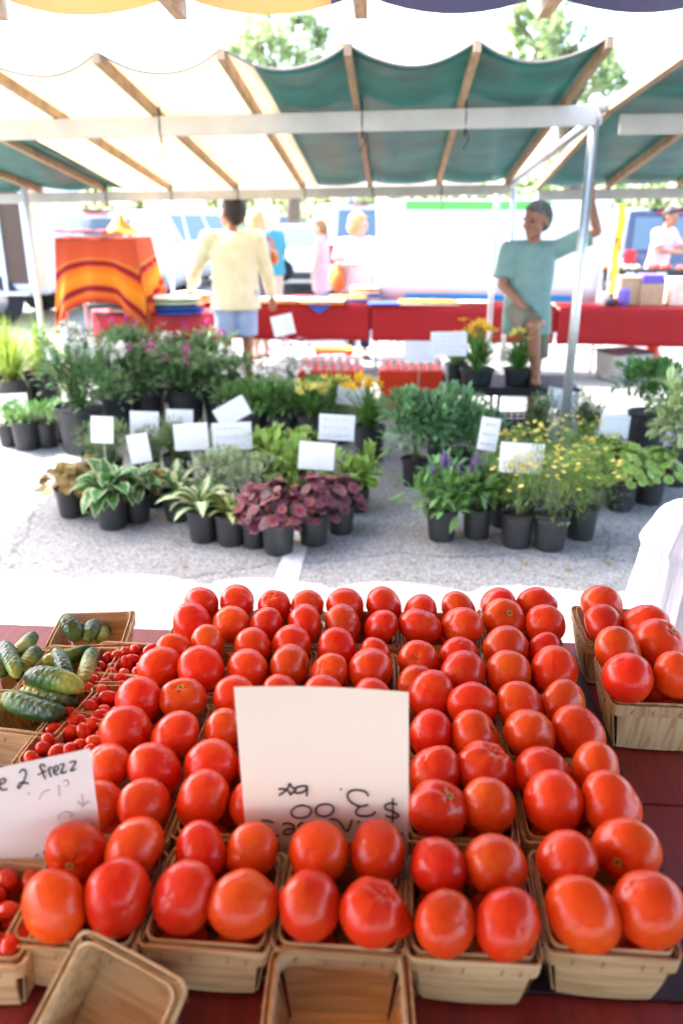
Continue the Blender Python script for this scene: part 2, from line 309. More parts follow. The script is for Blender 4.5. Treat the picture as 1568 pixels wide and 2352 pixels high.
# ---------------------------------------------------------------- mesh builder
class MB:
    def __init__(s): s.v = []; s.f = []; s.uv = []; s.mi = []; s.hasuv = False
    def vert(s, p): s.v.append(tuple(p)); return len(s.v) - 1
    def face(s, idx, mi=0, uv=None):
        s.f.append(tuple(idx)); s.mi.append(mi); s.uv.append(uv)
        if uv: s.hasuv = True
    def box(s, c, d, rot=None, mi=0, taper=1.0):
        c = Vector(c); hx, hy, hz = d[0] / 2, d[1] / 2, d[2] / 2; k = len(s.v)
        for z in (-1, 1):
            for x, y in ((-1, -1), (1, -1), (1, 1), (-1, 1)):
                t = taper if z > 0 else 1
                p = Vector((x * hx * t, y * hy * t, z * hz))
                if rot is not None: p = rot @ p
                s.v.append(tuple(c + p))
        for f in ((3, 2, 1, 0), (4, 5, 6, 7), (0, 1, 5, 4), (1, 2, 6, 5), (2, 3, 7, 6), (3, 0, 4, 7)): s.face([k + i for i in f], mi)
    def bar(s, a, b, w, h, mi=0, up=(0, 0, 1)):
        a = Vector(a); b = Vector(b); d = (b - a); L = d.length; d.normalize(); x = d.cross(Vector(up)).normalized(); z = x.cross(d)
        s.box((a + b) / 2, (w, L, h), rot=Matrix((x, d, z)).transposed(), mi=mi)
    def tube(s, pts, rad, n=10, caps=True, mi=0, flat=1.0, closed=False):
        pts = [Vector(p) for p in pts]
        if not hasattr(rad, '__len__'): rad = [rad] * len(pts)
        k = len(s.v); m = len(pts); prev = None
        for i, p in enumerate(pts):
            if closed: d = pts[(i + 1) % m] - pts[i - 1]
            else: d = pts[min(i + 1, m - 1)] - pts[max(i - 1, 0)]
            if d.length < 1e-9: d = Vector((0, 0, 1))
            d.normalize()
            if prev is None:
                a = Vector((1, 0, 0)) if abs(d.x) < .8 else Vector((0, 1, 0)); x = d.cross(a).normalized()
            else:
                x = (prev - d * prev.dot(d)); x = x.normalized() if x.length > 1e-6 else d.orthogonal().normalized()
            prev = x; y = d.cross(x)
            for j in range(n):
                t = 2 * math.pi * j / n; s.v.append(tuple(p + x * math.cos(t) * rad[i] + y * math.sin(t) * rad[i] * flat))
        for i in range(m if closed else m - 1):
            for j in range(n):
                i2 = (i + 1) % m
                s.face((k + i * n + j, k + i * n + (j + 1) % n, k + i2 * n + (j + 1) % n, k + i2 * n + j), mi)
        if caps and not closed:
            s.face([k + j for j in range(n)][::-1], mi); s.face([k + (m - 1) * n + j for j in range(n)], mi)
    def cap(s, a, b, ra, rb, n=14, mi=0):
        a = Vector(a); b = Vector(b); d = b - a; L = d.length
        if L < 1e-6: return s.ell(a, (ra, ra, ra))
        d /= L; pts = []; rr = []
        for t in (-.98, -.8, -.5, -.2): pts.append(a + d * ra * t); rr.append(ra * math.sqrt(1 - t * t))
        for i in range(0, 5): pts.append(a.lerp(b, i / 4)); rr.append(ra + (rb - ra) * i / 4)
        for t in (.2, .5, .8, .98): pts.append(b + d * rb * t); rr.append(rb * math.sqrt(1 - t * t))
        s.tube(pts, rr, n, mi=mi)
    def ell(s, c, r, rot=None, n=16, m=10, mi=0):
        c = Vector(c); k = len(s.v)
        for i in range(m + 1):
            ph = math.pi * i / m
            for j in range(n):
                t = 2 * math.pi * j / n; p = Vector((r[0] * math.sin(ph) * math.cos(t), r[1] * math.sin(ph) * math.sin(t), r[2] * math.cos(ph)))
                if rot is not None: p = rot @ p
                s.v.append(tuple(c + p))
        for i in range(m):
            for j in range(n):
                s.face((k + i * n + j, k + (i + 1) * n + j, k + (i + 1) * n + (j + 1) % n, k + i * n + (j + 1) % n), mi)
    def lathe(s, prof, n=24, c=(0, 0, 0), mi=0, fn=None):
        k = len(s.v); m = len(prof)
        for i, (r, z) in enumerate(prof):
            for j in range(n):
                t = 2 * math.pi * j / n; rr = r * (fn(t, z) if fn else 1); s.v.append((c[0] + rr * math.cos(t), c[1] + rr * math.sin(t), c[2] + z))
        for i in range(m - 1):
            for j in range(n): s.face((k + i * n + j, k + i * n + (j + 1) % n, k + (i + 1) * n + (j + 1) % n, k + (i + 1) * n + j), mi)
    def grid(s, fn, nu, nv, mi=0, uv=True, flip=False):
        k = len(s.v)
        for i in range(nu + 1):
            for j in range(nv + 1): s.v.append(tuple(fn(i / nu, j / nv)))
        for i in range(nu):
            for j in range(nv):
                q = [k + i * (nv + 1) + j, k + (i + 1) * (nv + 1) + j, k + (i + 1) * (nv + 1) + j + 1, k + i * (nv + 1) + j + 1]
                u = [(i / nu, j / nv), ((i + 1) / nu, j / nv), ((i + 1) / nu, (j + 1) / nv), (i / nu, (j + 1) / nv)]
                if flip: q.reverse(); u.reverse()
                s.face(q, mi, u if uv else None)
    def leaf(s, base, d, L, W, droop=.5, nseg=3, fold=.25, shape=0, mi=0, side=None):
        """a leaf blade: follows d, bends down by droop"""
        base = Vector(base); d = Vector(d).normalized()
        x = d.cross(Vector((0, 0, 1)))
        if side is not None: x = Vector(side)
        x = x.normalized() if x.length > 1e-4 else Vector((1, 0, 0))
        k = len(s.v); p = base.copy(); dd = d.copy(); st = L / nseg
        wid = {0: (.35, 1, .75, .0), 1: (.7, 1, .8, .0), 2: (.55, 1, .95, .35)}[shape]
        for i in range(nseg + 1):
            t = i / nseg; a = t * 3; i0 = min(int(a), 2); wv = wid[i0] + (wid[i0 + 1] - wid[i0]) * (a - i0)
            up = x.cross(dd).normalized(); h = W / 2 * wv
            s.v.append(tuple(p - x * h + up * h * fold)); s.v.append(tuple(p)); s.v.append(tuple(p + x * h + up * h * fold))
            p = p + dd * st; dd = (dd + Vector((0, 0, -droop / nseg))).normalized()
        for i in range(nseg):
            a = k + i * 3; v0, v1 = i / nseg, (i + 1) / nseg
            s.face((a, a + 1, a + 4, a + 3), mi, [(0, v0), (.5, v0), (.5, v1), (0, v1)])
            s.face((a + 1, a + 2, a + 5, a + 4), mi, [(.5, v0), (1, v0), (1, v1), (.5, v1)])
    def disc(s, c, nrm, r, n=6, lob=.285, mi=0, cup=.0):
        """a lobed round leaf or flower facing nrm"""
        c = Vector(c); nrm = Vector(nrm).normalized(); x = nrm.orthogonal().normalized(); y = nrm.cross(x); k = len(s.v)
        s.v.append(tuple(c)); a0 = random.uniform(0, 6.28)
        for i in range(2 * n):
            t = a0 + math.pi * i / n; rr = r * (1 if i % 2 else 1 - lob); s.v.append(tuple(c + (x * math.cos(t) + y * math.sin(t)) * rr + nrm * cup * rr * (1 if i % 2 else .7)))
        for i in range(2 * n): s.face((k, k + 1 + i, k + 1 + (i + 1) % (2 * n)), mi, [(.5, .5), (0 if i % 2 else .12, 0), (.12 if i % 2 else 0, 0)])
    def build(s, name, mats, parent=None, smooth=True, loc=None):
        me = bpy.data.meshes.new(name); me.from_pydata(s.v, [], s.f)
        if not isinstance(mats, (list, tuple)): mats = [mats]
        for m in mats: me.materials.append(m)
        if len(mats) > 1: me.polygons.foreach_set('material_index', s.mi)
        if s.hasuv:
            ul = me.uv_layers.new(name='UVMap'); dat = []
            for f, u in zip(s.f, s.uv):
                if u: [dat.extend(q) for q in u]
                else: dat.extend([0, 0] * len(f))
            ul.data.foreach_set('uv', dat)
        if smooth: me.polygons.foreach_set('use_smooth', [True] * len(s.f))
        me.update(); o = bpy.data.objects.new(name, me); COL.objects.link(o)
        if parent: o.parent = parent
        if loc is not None: o.location = loc
        return o
def tag(o, label=None, cat=None, group=None, kind=None):
    if label: o['label'] = label
    if cat: o['category'] = cat
    if group: o['group'] = group
    if kind: o['kind'] = kind
    return o
def empty(name, loc=(0, 0, 0), rz=0, label=None, cat=None, group=None):
    o = bpy.data.objects.new(name, None); COL.objects.link(o); o.location = loc; o.rotation_euler = (0, 0, rz); o.empty_display_size = .05
    return tag(o, label, cat, group)
def kids(o): return [c for c in bpy.data.objects if c.parent == o]
def bevel(o, wd=.004, seg=2):
    b = o.modifiers.new('edge', 'BEVEL'); b.width = wd; b.segments = seg; b.limit_method = 'ANGLE'; b.angle_limit = R(35); return o
rnd = random.uniform
YAW = R(-3.75)
ex = Vector((math.cos(YAW), math.sin(YAW), 0)); ey = Vector((-math.sin(YAW), math.cos(YAW), 0))

# ---------------------------------------------------------------- ground
g = MB(); g.face([g.vert(p) for p in ((-150, -60, 0), (150, -60, 0), (150, 400, 0), (-150, 400, 0))])
tag(g.build('ground', M['asphalt'], smooth=False), kind='structure')
g = MB()
a, b = atz(625, 1345, .004), atz(681, 1345, .004); dv = ((atz(662, 1265, .004) + atz(694, 1265, .004)) / 2 - (a + b) / 2).normalized()
n = 24
g.grid(lambda u, v: (a + dv * (-1.6 + 8.0 * v)).lerp(b + dv * (-1.6 + 8.0 * v), u) + Vector((.006 * noise.noise(Vector((u * 3, v * 60, 0))), 0, 0)), 1, n)
a, b = Vector((-9, 9.5, .004)), Vector((9, 9.1, .004))
tag(g.build('parking_line', M['paint'], smooth=False), kind='structure')

# ---------------------------------------------------------------- our own table and what lies on it
ZT = .775; ZTOM = .89; HB = .082
def tomc(px, py, z=ZTOM): return atz(px, py, z)
tb = empty('display_table', (0, 1.0, 0), YAW, 'dark red painted plank table crowded with produce baskets', 'table')
m = MB()
yb, yf = 1.52 - 1.0, .36 - 1.0
ny = 7
for i in range(ny):
    y0 = yf + (yb - yf) * i / ny; y1 = yf + (yb - yf) * (i + 1) / ny - .004
    m.box((0, (y0 + y1) / 2, ZT - .014 + .0006 * (i % 2)), (3.6, y1 - y0, .024))
bevel(m.build('tabletop', M['redwood'], tb, smooth=False), .003)
m = MB(); m.box((0, yb - .06, ZT - .075), (3.5, .03, .09)); m.box((0, yf + .06, ZT - .075), (3.5, .03, .09)); m.build('apron', M['redwood'], tb, smooth=False)
for sx in (-1.6, 1.6):
    for yy in (yf + .1, yb - .1):
        m = MB(); m.box((sx, yy, (ZT - .03) / 2), (.06, .06, ZT - .03)); m.build('leg', M['redwood'], tb, smooth=False)

def basket_meshes(s=.142, h=HB, mname='veneer'):
    """returns mesh data for the parts of a square veneer basket, origin on its base"""
    t = .0022; sb = s * .80; res = {}
    mt = M[mname]
    # four side panels, bottom
    def side(k):
        m = MB(); a = k * math.pi / 2; rt = Matrix.Rotation(a, 3, 'Z'); wb, wt = sb * .93, s * .90
        def fn(off):
            def f(u, v):
                wv = wb + (wt - wb) * v; bow = .004 * math.sin(math.pi * v) * 1.0 + .003 * (1 - (2 * u - 1) ** 2)
                y = -(sb / 2 + (s - sb) / 2 * v + bow - off)
                return rt @ Vector(((u - .5) * wv, y, .002 + (h - .004) * v))
            return f
        m.grid(fn(0), 6, 4, uv=False); m.grid(fn(t), 6, 4, uv=False, flip=True)
        f0, f1 = fn(0), fn(t)
        for (u0, v0, u1, v1) in ((0, 1, 1, 1), (0, 0, 0, 1), (1, 1, 1, 0)):
            k0 = len(m.v)
            for p in (f0(u0, v0), f0(u1, v1), f1(u1, v1), f1(u0, v0)): m.vert(p)
            m.face((k0, k0 + 1, k0 + 2, k0 + 3))
        return m
    res['side_panel'] = [side(k) for k in range(4)]
    m = MB(); m.box((0, 0, .0015), (sb, sb * .92, .003)); m.box((0, 0, .0045), (sb * .92, sb, .0026)); res['bottom'] = [m]
    # rim bands: rounded square ring, outside and inside
    def band(half, z0, z1, th):
        m = MB(); pts = []; r = .013
        for k in range(4):
            cx, cy = (half - r) * (1 if k in (0, 3) else -1), (half - r) * (1 if k in (0, 1) else -1)
            for i in range(5):
                t_ = k * math.pi / 2 + (math.pi / 2) * i / 4; pts.append((cx + r * math.cos(t_), cy + r * math.sin(t_)))
            if k % 2 == 0: pass
        full = []
        for i, p in enumerate(pts):
            q = pts[(i + 1) % len(pts)]; full.append(p)
            if (Vector(p) - Vector(q)).length > .03:
                for tt in (.25, .5, .75):
                    e = 1 + .012 * math.sin(math.pi * tt); full.append(((p[0] + (q[0] - p[0]) * tt) * e, (p[1] + (q[1] - p[1]) * tt) * e))
        N = len(full); sc = (half - th) / half; tp = .975
        for (zz, kk, e) in ((z0, tp, 1), (z1, 1, 1), (z1, 1, sc), (z0, tp, sc)):
            for i, (x, y) in enumerate(full): m.vert((x * kk * e, y * kk * e, zz + .0012 * math.sin(i * .9)))
        for j in range(4):
            for i in range(N): m.face((j * N + i, j * N + (i + 1) % N, ((j + 1) % 4) * N + (i + 1) % N, ((j + 1) % 4) * N + i))
        return m
    rb_ = [band(s / 2 + .0042, h - .02, h + .001, .0022), band(s / 2 - .0035, h - .016, h + .0035, .002)]
    m = rb_[0]; res['rim_band'] = rb_
    for k in range(4):
        rt = Matrix.Rotation(k * math.pi / 2, 3, 'Z')
        for x in (-.045, -.012, .03, .05):
            m.box(rt @ Vector((x, -(s / 2 + .0075), h - .009)), (.0012, .0012, .007), rot=rt @ Matrix.Rotation(.3, 3, 'Y'), mi=1)
    return res, mt
_bk = {}
def basket(loc, rz, label, group=None, mname='veneer', s=.142, h=HB, rot=None):
    key = (mname, s, h)
    o = empty('basket', loc, rz, label, 'basket', group or 'square wooden baskets on the red table')
    if rot is not None: o.rotation_euler = rot
    if key not in _bk:
        res, mt = basket_meshes(s, h, mname); L = []
        for nm, ms in res.items():
            for mm in ms: L.append(mm.build(nm, [mt, M['staple']], o, smooth=False))
        _bk[key] = L
    else:
        for c in _bk[key]:
            d = c.copy(); COL.objects.link(d); d.parent = o
    return o

def tomato_mesh(seed):
    rn = random.Random(seed); n, mm = 40, 26; m = MB()
    ribs = rn.choice((4, 5, 5, 6)); ra = rn.uniform(.004, .035); ph0 = rn.uniform(0, 6); flat = rn.uniform(.82, .96); el = rn.uniform(.93, 1.08)
    kid = rn.random() < .25; nip = (seed == 11)
    for i in range(mm + 1):
        p = math.pi * i / mm
        for j in range(n):
            t = 2 * math.pi * j / n
            sh = max(0, math.cos(p))
            r = 1 + ra * math.cos(ribs * t + ph0) * (.25 + 1.3 * sh) * math.sin(p) + .012 * math.sin(2 * t + ph0)
            r -= .16 * math.exp(-(p / .33) ** 2) * (1 + .15 * math.cos(ribs * t)); r -= .03 * math.exp(-((math.pi - p) / .3) ** 2)
            if kid:
                dd = math.atan2(math.sin(t - 1), math.cos(t - 1)); r -= .09 * math.exp(-(dd / .45) ** 2) * math.sin(p)
            r *= 1 + .02 * noise.noise(Vector((math.cos(t) * math.sin(p), math.sin(t) * math.sin(p), math.cos(p))) * 1.4 + Vector((seed, 0, 0)))
            v = Vector((r * math.sin(p) * math.cos(t) * el, r * math.sin(p) * math.sin(t) / el, r * math.cos(p) * flat))
            if nip:
                a = v.normalized().dot(Vector((1, 0, 0))); v.x += .32 * max(0, (a - .82) / .18) ** 1.6; v.x *= 1.02
            m.v.append(tuple(v))
    for i in range(mm):
        for j in range(n): m.face((i * n + j, (i + 1) * n + j, (i + 1) * n + (j + 1) % n, i * n + (j + 1) % n))
    return m
TOM = []
def get_tom(i):
    while len(TOM) <= i:
        TOM.append(None)
    if TOM[i] is None:
        mm = tomato_mesh(i); me = bpy.data.meshes.new('tomato'); me.from_pydata(mm.v, [], mm.f); me.materials.append(M['tomato'])
        me.polygons.foreach_set('use_smooth', [True] * len(mm.f)); TOM[i] = me
    return TOM[i]
_scar = None
def tomato(loc, r, label, group, var=None, up=None, scar=False):
    global _scar
    i = random.randrange(11) if var is None else var
    o = bpy.data.objects.new('tomato', get_tom(i)); COL.objects.link(o); o.location = loc
    if up is None:
        # mostly blossom end up / sideways, stem hidden
        up = Vector((rnd(-1, 1), rnd(-.3, 1), rnd(-1, -.1)))
    q = Vector(up).normalized().to_track_quat('Z', 'Y') @ Euler((0, 0, rnd(0, 6.28))).to_quaternion()
    if var == 11: q = Euler((0, .35, -.15)).to_quaternion()
    o.rotation_mode = 'QUATERNION'; o.rotation_quaternion = q; o.scale = (r, r, r); tag(o, label, 'tomato', group)
    if scar:
        m = MB(); m.disc((0, 0, .80), (0, 0, 1), .17, n=6, lob=.35, cup=.05); a = m.build('scar_ring', M['scar_ring'], o)
        m = MB(); m.disc((0, 0, .812), (0, 0, 1), .09, n=5, lob=.3, cup=.05); m.build('stem_scar', M['scar'], o)
    return o

ROWS = {}
ROWS['A'] = [[(463,1385,41),(545,1383,41),(441,1430,45),(531,1435,42)], [(630,1392,37),(706,1392,38),(609,1436,41),(700,1433,44)], [(792,1392,42),(881,1392,44),(787,1435,45),(875,1440,41)], [(965,1405,40),(1052,1400,42),(965,1440,46),(1060,1440,47)], [(1143,1392,43),(1231,1390,43),(1158,1424,48),(1250,1435,45)]]
ROWS['B'] = [[(400,1495,40),(478,1480,44),(367,1530,46),(462,1537,53)], [(580,1485,42),(670,1480,44),(569,1537,46),(666,1530,50)], [(773,1490,45),(860,1503,37),(756,1545,43),(850,1540,51)], [(960,1517,45),(1053,1507,43),(955,1570,42),(1062,1548,52)], [(1161,1492,52),(1250,1492,38),(1166,1547,51),(1272,1540,54)]]
ROWS['C'] = [[(320,1607,51),(420,1605,51),(290,1680,58),(402,1690,55)], [(540,1600,48),(645,1592,45),(512,1676,47),(625,1680,54)], [(745,1600,50),(852,1605,48),(735,1690,55),(850,1680,50)], [(988,1595,52),(1085,1620,54),(988,1685,50),(1091,1692,57)], [(1193,1622,54),(1292,1617,53),(1215,1687,61),(1327,1682,60)]]
ROWS['D'] = [[(248,1757,52),(356,1768,60),(222,1850,56),(330,1848,58)], [(485,1760,60),(600,1765,56),(466,1838,63),(583,1842,56)], [(735,1768,56),(850,1766,56),(722,1838,54),(848,1836,52)], [(998,1775,60),(1112,1768,64),(1003,1858,68),(1120,1850,60)], [(1243,1777,60),(1365,1770,62),(1270,1842,67),(1403,1850,72)]]
ROWS['E'] = [[(175,1952,65),(310,1950,71),(125,2080,76),(270,2062,79)], [(462,1955,62),(576,1955,61),(425,2060,74),(560,2075,75)], [(732,1958,66),(866,1955,67),(712,2080,74),(855,2095,73)], [(1005,1990,64),(1137,1990,71),(1022,2120,70),(1165,2122,73)], [(1300,1978,67),(1437,1952,72),(1337,2100,80),(1490,2088,81)]]
rown = {'A': 'farthest row', 'B': 'fourth row back', 'C': 'middle row', 'D': 'second row', 'E': 'nearest row'}
coln = ['leftmost', 'second', 'middle', 'fourth', 'rightmost']
posn = ['rear left', 'rear right', 'front left', 'front right']
# regular stand of the baskets: fit origin and the two steps to the means of the heaps
cent = {}
for ri, k in enumerate('ABCDE'):
    for ci in range(5):
        ps = [tomc(x, y) for x, y, r in ROWS[k][ci]]; cent[(ri, ci)] = sum(ps, Vector()) / 4
import itertools
c0 = sum(cent.values(), Vector()) / 25
du = sum(((cent[(r, 4)] - cent[(r, 0)]) / 4 for r in range(5)), Vector()) / 5
dvv = sum(((cent[(4, c)] - cent[(0, c)]) / 4 for c in range(5)), Vector()) / 5
print('grid', c0, du, dvv, du.length, dvv.length)
SCARS = {('C', 0, 1): (0, -.35, 1), ('D', 3, 2): (.5, -.3, 1), ('E', 0, 0): (.05, -1, .1), ('E', 4, 1): (-.55, -.7, .15), ('B', 0, 1): (1, .1, .2)}
for ri, k in enumerate('ABCDE'):
    for ci in range(5):
        where = f"{coln[ci]} basket, {rown[k]}"
        c = c0 + du * (ci - 2) + dvv * (ri - 2); c = c * .55 + cent[(ri, ci)] * .45
        c = Vector((c.x, c.y, ZT + .0045)); rz = YAW + rnd(-.03, .03)
        basket(c, rz, f"wooden basket heaped with tomatoes, {coln[ci]} of the {rown[k]}", s=.142)
        for ti, (x, y, r) in enumerate(ROWS[k][ci]):
            p = tomc(x, y); rr = sz(r, p) * 1.05
            lab = f"large red tomato, {posn[ti]} in the {where}"
            if (k, ci, ti) in SCARS: tomato(p, rr, lab.replace('large red tomato', 'red tomato with stem scar'), 'tomatoes heaped in the baskets', up=SCARS[(k, ci, ti)], scar=True)
            elif (k, ci, ti) in (('D', 3, 1), ('E', 2, 3)): tomato(p, rr, lab.replace('large red', 'pointed red'), 'tomatoes heaped in the baskets', var=11)
            elif (ri * 31 + ci * 17 + ti * 7) % 13 == 4: tomato(p, rr, lab, 'tomatoes heaped in the baskets', up=(rnd(-1, 1), rnd(-.9, -.1), rnd(.1, .9)), scar=True)
            else: tomato(p, rr, lab, 'tomatoes heaped in the baskets')
        rt = Matrix.Rotation(rz, 3, 'Z')
        for dx, dy in ((-.033, -.032), (.033, -.032), (-.033, .032), (.033, .032)):
            tomato(c + rt @ Vector((dx, dy, .037)), .0305, f"shaded tomato under the heap in the {where}", f"lower tomatoes in the {where}")

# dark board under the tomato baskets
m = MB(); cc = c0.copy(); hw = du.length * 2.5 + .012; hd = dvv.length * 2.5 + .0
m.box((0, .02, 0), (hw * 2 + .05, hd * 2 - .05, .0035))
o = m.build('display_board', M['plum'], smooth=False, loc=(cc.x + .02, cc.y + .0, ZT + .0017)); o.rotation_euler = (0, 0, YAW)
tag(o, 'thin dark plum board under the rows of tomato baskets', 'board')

# right hand pair of baskets
for nm, ls, cpx, mn in (('far', [(1380,1388,43),(1383,1433,43),(1478,1437,50),(1470,1392,42)], (1428, 1425), 'veneer'),
                    ('near', [(1418,1497,53),(1515,1480,57),(1440,1557,55),(1548,1550,53)], (1484, 1535), 'veneer_pale')):
    ps = [tomc(x, y, ZTOM + .012) for x, y, r in ls]; c = sum(ps, Vector()) / 4; c = Vector((c.x, c.y, ZT))
    if nm == 'far': c += Vector((.0, .012, 0))
    else: c += Vector((.006, -.012, 0))
    basket(c, YAW - .04, f"{'pale new' if nm == 'near' else 'tan'} wooden basket, {nm} one of the pair on the right end of the table", mname=mn, h=.095, s=.15)
    for ti, (x, y, r) in enumerate(ls):
        if nm == 'far' and ti == 3: continue
        p = tomc(x, y, ZTOM + .012); pos = (['rear left', 'front left', 'front right', 'x'] if nm == 'far' else posn)[ti]
        sc = (nm == 'near' and ti == 1)
        tomato(p, sz(r, p) * 1.07, f"red tomato{' with stem scar' if sc else ''}, {pos} in the {nm} right-end basket", 'tomatoes heaped in the baskets', up=(.45, -.35, 1) if sc else None, scar=sc)
    for dx, dy in ((-.031, -.03), (.031, -.03), (-.031, .03), (.031, .03)):
        tomato(c + Vector((dx, dy, .042)), .029, f"shaded red tomato under the heap in the {nm} right-end basket", f"lower tomatoes in the {nm} right basket")

# cucumbers
def cuke_mesh(seed):
    rn = random.Random(seed); m = MB(); n, mm = 26, 34; L = 1.0; bend = rn.uniform(-.08, .08)
    for i in range(mm + 1):
        t = i / mm; x = (t - .5)
        r = .5 * (1 - abs(2 * t - 1) ** 3.2) ** .5 * (1 + .06 * math.sin(3 * t + seed)); 
        for j in range(n):
            a = 2 * math.pi * j / n; q = Vector((x * 6, math.cos(a) * 1.4, math.sin(a) * 1.4))
            rr = r * (1 + .035 * math.cos(5 * a) + .03 * noise.noise(q * 1.5 + Vector((seed * 3, 0, 0))) + .035 * max(0, noise.noise(q * 4.2)))
            m.v.append((x * .125, rr * math.cos(a) * .033, rr * math.sin(a) * .033 + bend * .1 * (1 - (2 * t - 1) ** 2)))
    for i in range(mm):
        for j in range(n): m.face((i * n + j, i * n + (j + 1) % n, (i + 1) * n + (j + 1) % n, (i + 1) * n + j))
    return m
CUK = {}
def cuke(pa, pb, label, thick=1.0, seed=0, z=(ZT + .08, ZT + .08)):
    """from end px pa (dark, stem end) to pb (pale end)"""
    a = atz(*pa, z[0]); b = atz(*pb, z[1]); L = (b - a).length
    if seed not in CUK:
        o = cuke_mesh(seed).build('cucumber', M['cuke']); CUK[seed] = o.data
    else:
        o = bpy.data.objects.new('cucumber', CUK[seed]); COL.objects.link(o)
    o.location = (a + b) / 2; o.rotation_mode = 'QUATERNION'; o.rotation_quaternion = (b - a).normalized().to_track_quat('X', 'Z')
    o.scale = (L / .125, thick, thick); tag(o, label, 'cucumber', 'cucumbers in the wooden baskets')
CB = [('rear', (212, 1447), 0.16), ('left', (25, 1540), 0.0), ('second', (168, 1533), 0.02), ('front', (90, 1625), -.14)]
zr = ZT + HB
cbl = {'rear': 'wooden basket of dark cucumbers standing at the far table edge', 'left': 'wooden basket of cucumbers cut off by the left picture side', 'second': 'wooden basket of cucumbers beside the rearmost cherry tomatoes', 'front': 'wooden basket of fat pale cucumbers nearest the table planks'}
for nm, (x, y), rz in CB:
    p = atz(x, y, zr); basket((p.x, p.y, ZT), YAW + rz, cbl[nm])
Z1, Z2 = zr + .012, zr - .002
cuke((148, 1420), (182, 1470), 'upright dark green cucumber at the left of the rear basket', 1.0, 0, (Z1 + .01, Z2))
cuke((182, 1432), (200, 1462), 'small dark cucumber between two others in the rear basket', .75, 1, (Z2, Z2 - .02))
cuke((222, 1432), (202, 1472), 'pale green cucumber with yellow tip in the rear basket', .92, 2, (Z2, Z2))
cuke((246, 1440), (226, 1468), 'round dark cucumber end facing out of the rear basket', .85, 3, (Z2 - .03, Z2 - .005))
cuke((82, 1455), (34, 1500), 'bumpy green cucumber at the back of the left basket', .85, 1, (Z1, Z1))
cuke((8, 1478), (42, 1556), 'long cucumber fading from dark to pale across the left basket', .9, 2, (Z1 + .004, Z1))
cuke((88, 1488), (50, 1535), 'very dark egg-shaped cucumber at the right of the left basket', 1.0, 3, (Z1, Z1 - .01))
cuke((-25, 1500), (12, 1550), 'dark cucumber half outside the picture in the left basket', .9, 0, (Z2, Z2))
cuke((35, 1560), (75, 1532), 'yellowish cucumber low in the left basket', .7, 4, (Z2 - .015, Z2 - .015))
cuke((215, 1488), (96, 1520), 'long dark cucumber lying across the back of the second basket', .95, 4, (Z1, Z1))
cuke((160, 1566), (128, 1492), 'light green cucumber in the middle of the second basket', .85, 2, (Z1, Z1 + .008))
cuke((214, 1490), (188, 1570), 'smooth dark cucumber at the right of the second basket', .95, 3, (Z1 + .004, Z1 - .004))
cuke((98, 1545), (130, 1556), 'stub of a dark cucumber low in the second basket', .7, 1, (Z2 - .01, Z2 - .01))
cuke((58, 1552), (193, 1582), 'yellow-tipped cucumber lying highest across the front basket', 1.12, 0, (Z1 + .018, Z1 + .018))
cuke((178, 1612), (48, 1585), 'light green cucumber in the middle of the front basket', 1.05, 1, (Z1 + .0, Z1))
cuke((150, 1640), (8, 1600), 'fat pale bumpy cucumber nearest the rim of the front basket', 1.25, 4, (Z1 + .004, Z1 + .004))
cuke((190, 1575), (110, 1600), 'dark cucumber hidden deep in the front basket', .8, 3, (Z2 - .02, Z2 - .02))

# cherry tomatoes
_cm = None
def cherry(loc, r, grp, lab):
    global _cm
    if _cm is None:
        m = MB(); n, mm = 20, 14
        for i in range(mm + 1):
            p = math.pi * i / mm
            for j in range(n):
                t = 2 * math.pi * j / n; rr = 1 - .08 * math.exp(-(p / .3) ** 2); m.v.append((rr * math.sin(p) * math.cos(t) * .88, rr * math.sin(p) * math.sin(t) * .88, rr * math.cos(p) * 1.12))
        for i in range(mm):
            for j in range(n): m.face((i * n + j, (i + 1) * n + j, (i + 1) * n + (j + 1) % n, i * n + (j + 1) % n))
        o = m.build('cherry_tomato', M['cherry']); _cm = o.data
    else:
        o = bpy.data.objects.new('cherry_tomato', _cm); COL.objects.link(o)
    o.location = loc; o.rotation_euler = (rnd(0, 3), rnd(0, 3), rnd(0, 3)); o.scale = (r, r, r * rnd(.9, 1.15)); tag(o, lab, 'tomato', grp)
for nm, (x, y), rz, n_, desc in (('rearmost', (293, 1524), 0, 48, 'rearmost basket of cherry tomatoes, next to the second cucumber basket'), ('middle', (250, 1602), -.03, 50, 'middle basket of cherry tomatoes in its file of three'), ('front', (180, 1700), -.05, 50, 'basket of cherry tomatoes behind the paper lettered frezz'), ('corner', (-25, 2085), 0, 42, 'shadowed basket of dark cherry tomatoes at the lower left corner')):
    p = atz(x, y, zr); basket((p.x, p.y, ZT), YAW + rz, desc)
    placed = []
    for lay, (zz_, k_) in enumerate(((.034, 4), (.056, 5), (.076, 5))):
        for i in range(k_):
            for j in range(k_):
                st_ = .0245; x_, y_ = (i - (k_ - 1) / 2) * st_ + rnd(-.004, .004), (j - (k_ - 1) / 2) * st_ + rnd(-.004, .004)
                if lay == 2 and random.random() < .12: continue
                placed.append((Vector((x_, y_, zz_ + rnd(-.004, .005))), rnd(.0115, .0142)))
    rt = Matrix.Rotation(YAW + rz, 3, 'Z')
    for q, rr in placed: cherry(Vector((p.x, p.y, ZT)) + rt @ q, rr, f'cherry tomatoes in the {nm} basket', f'small shiny cherry tomato heaped in the {nm} cherry tomato basket')

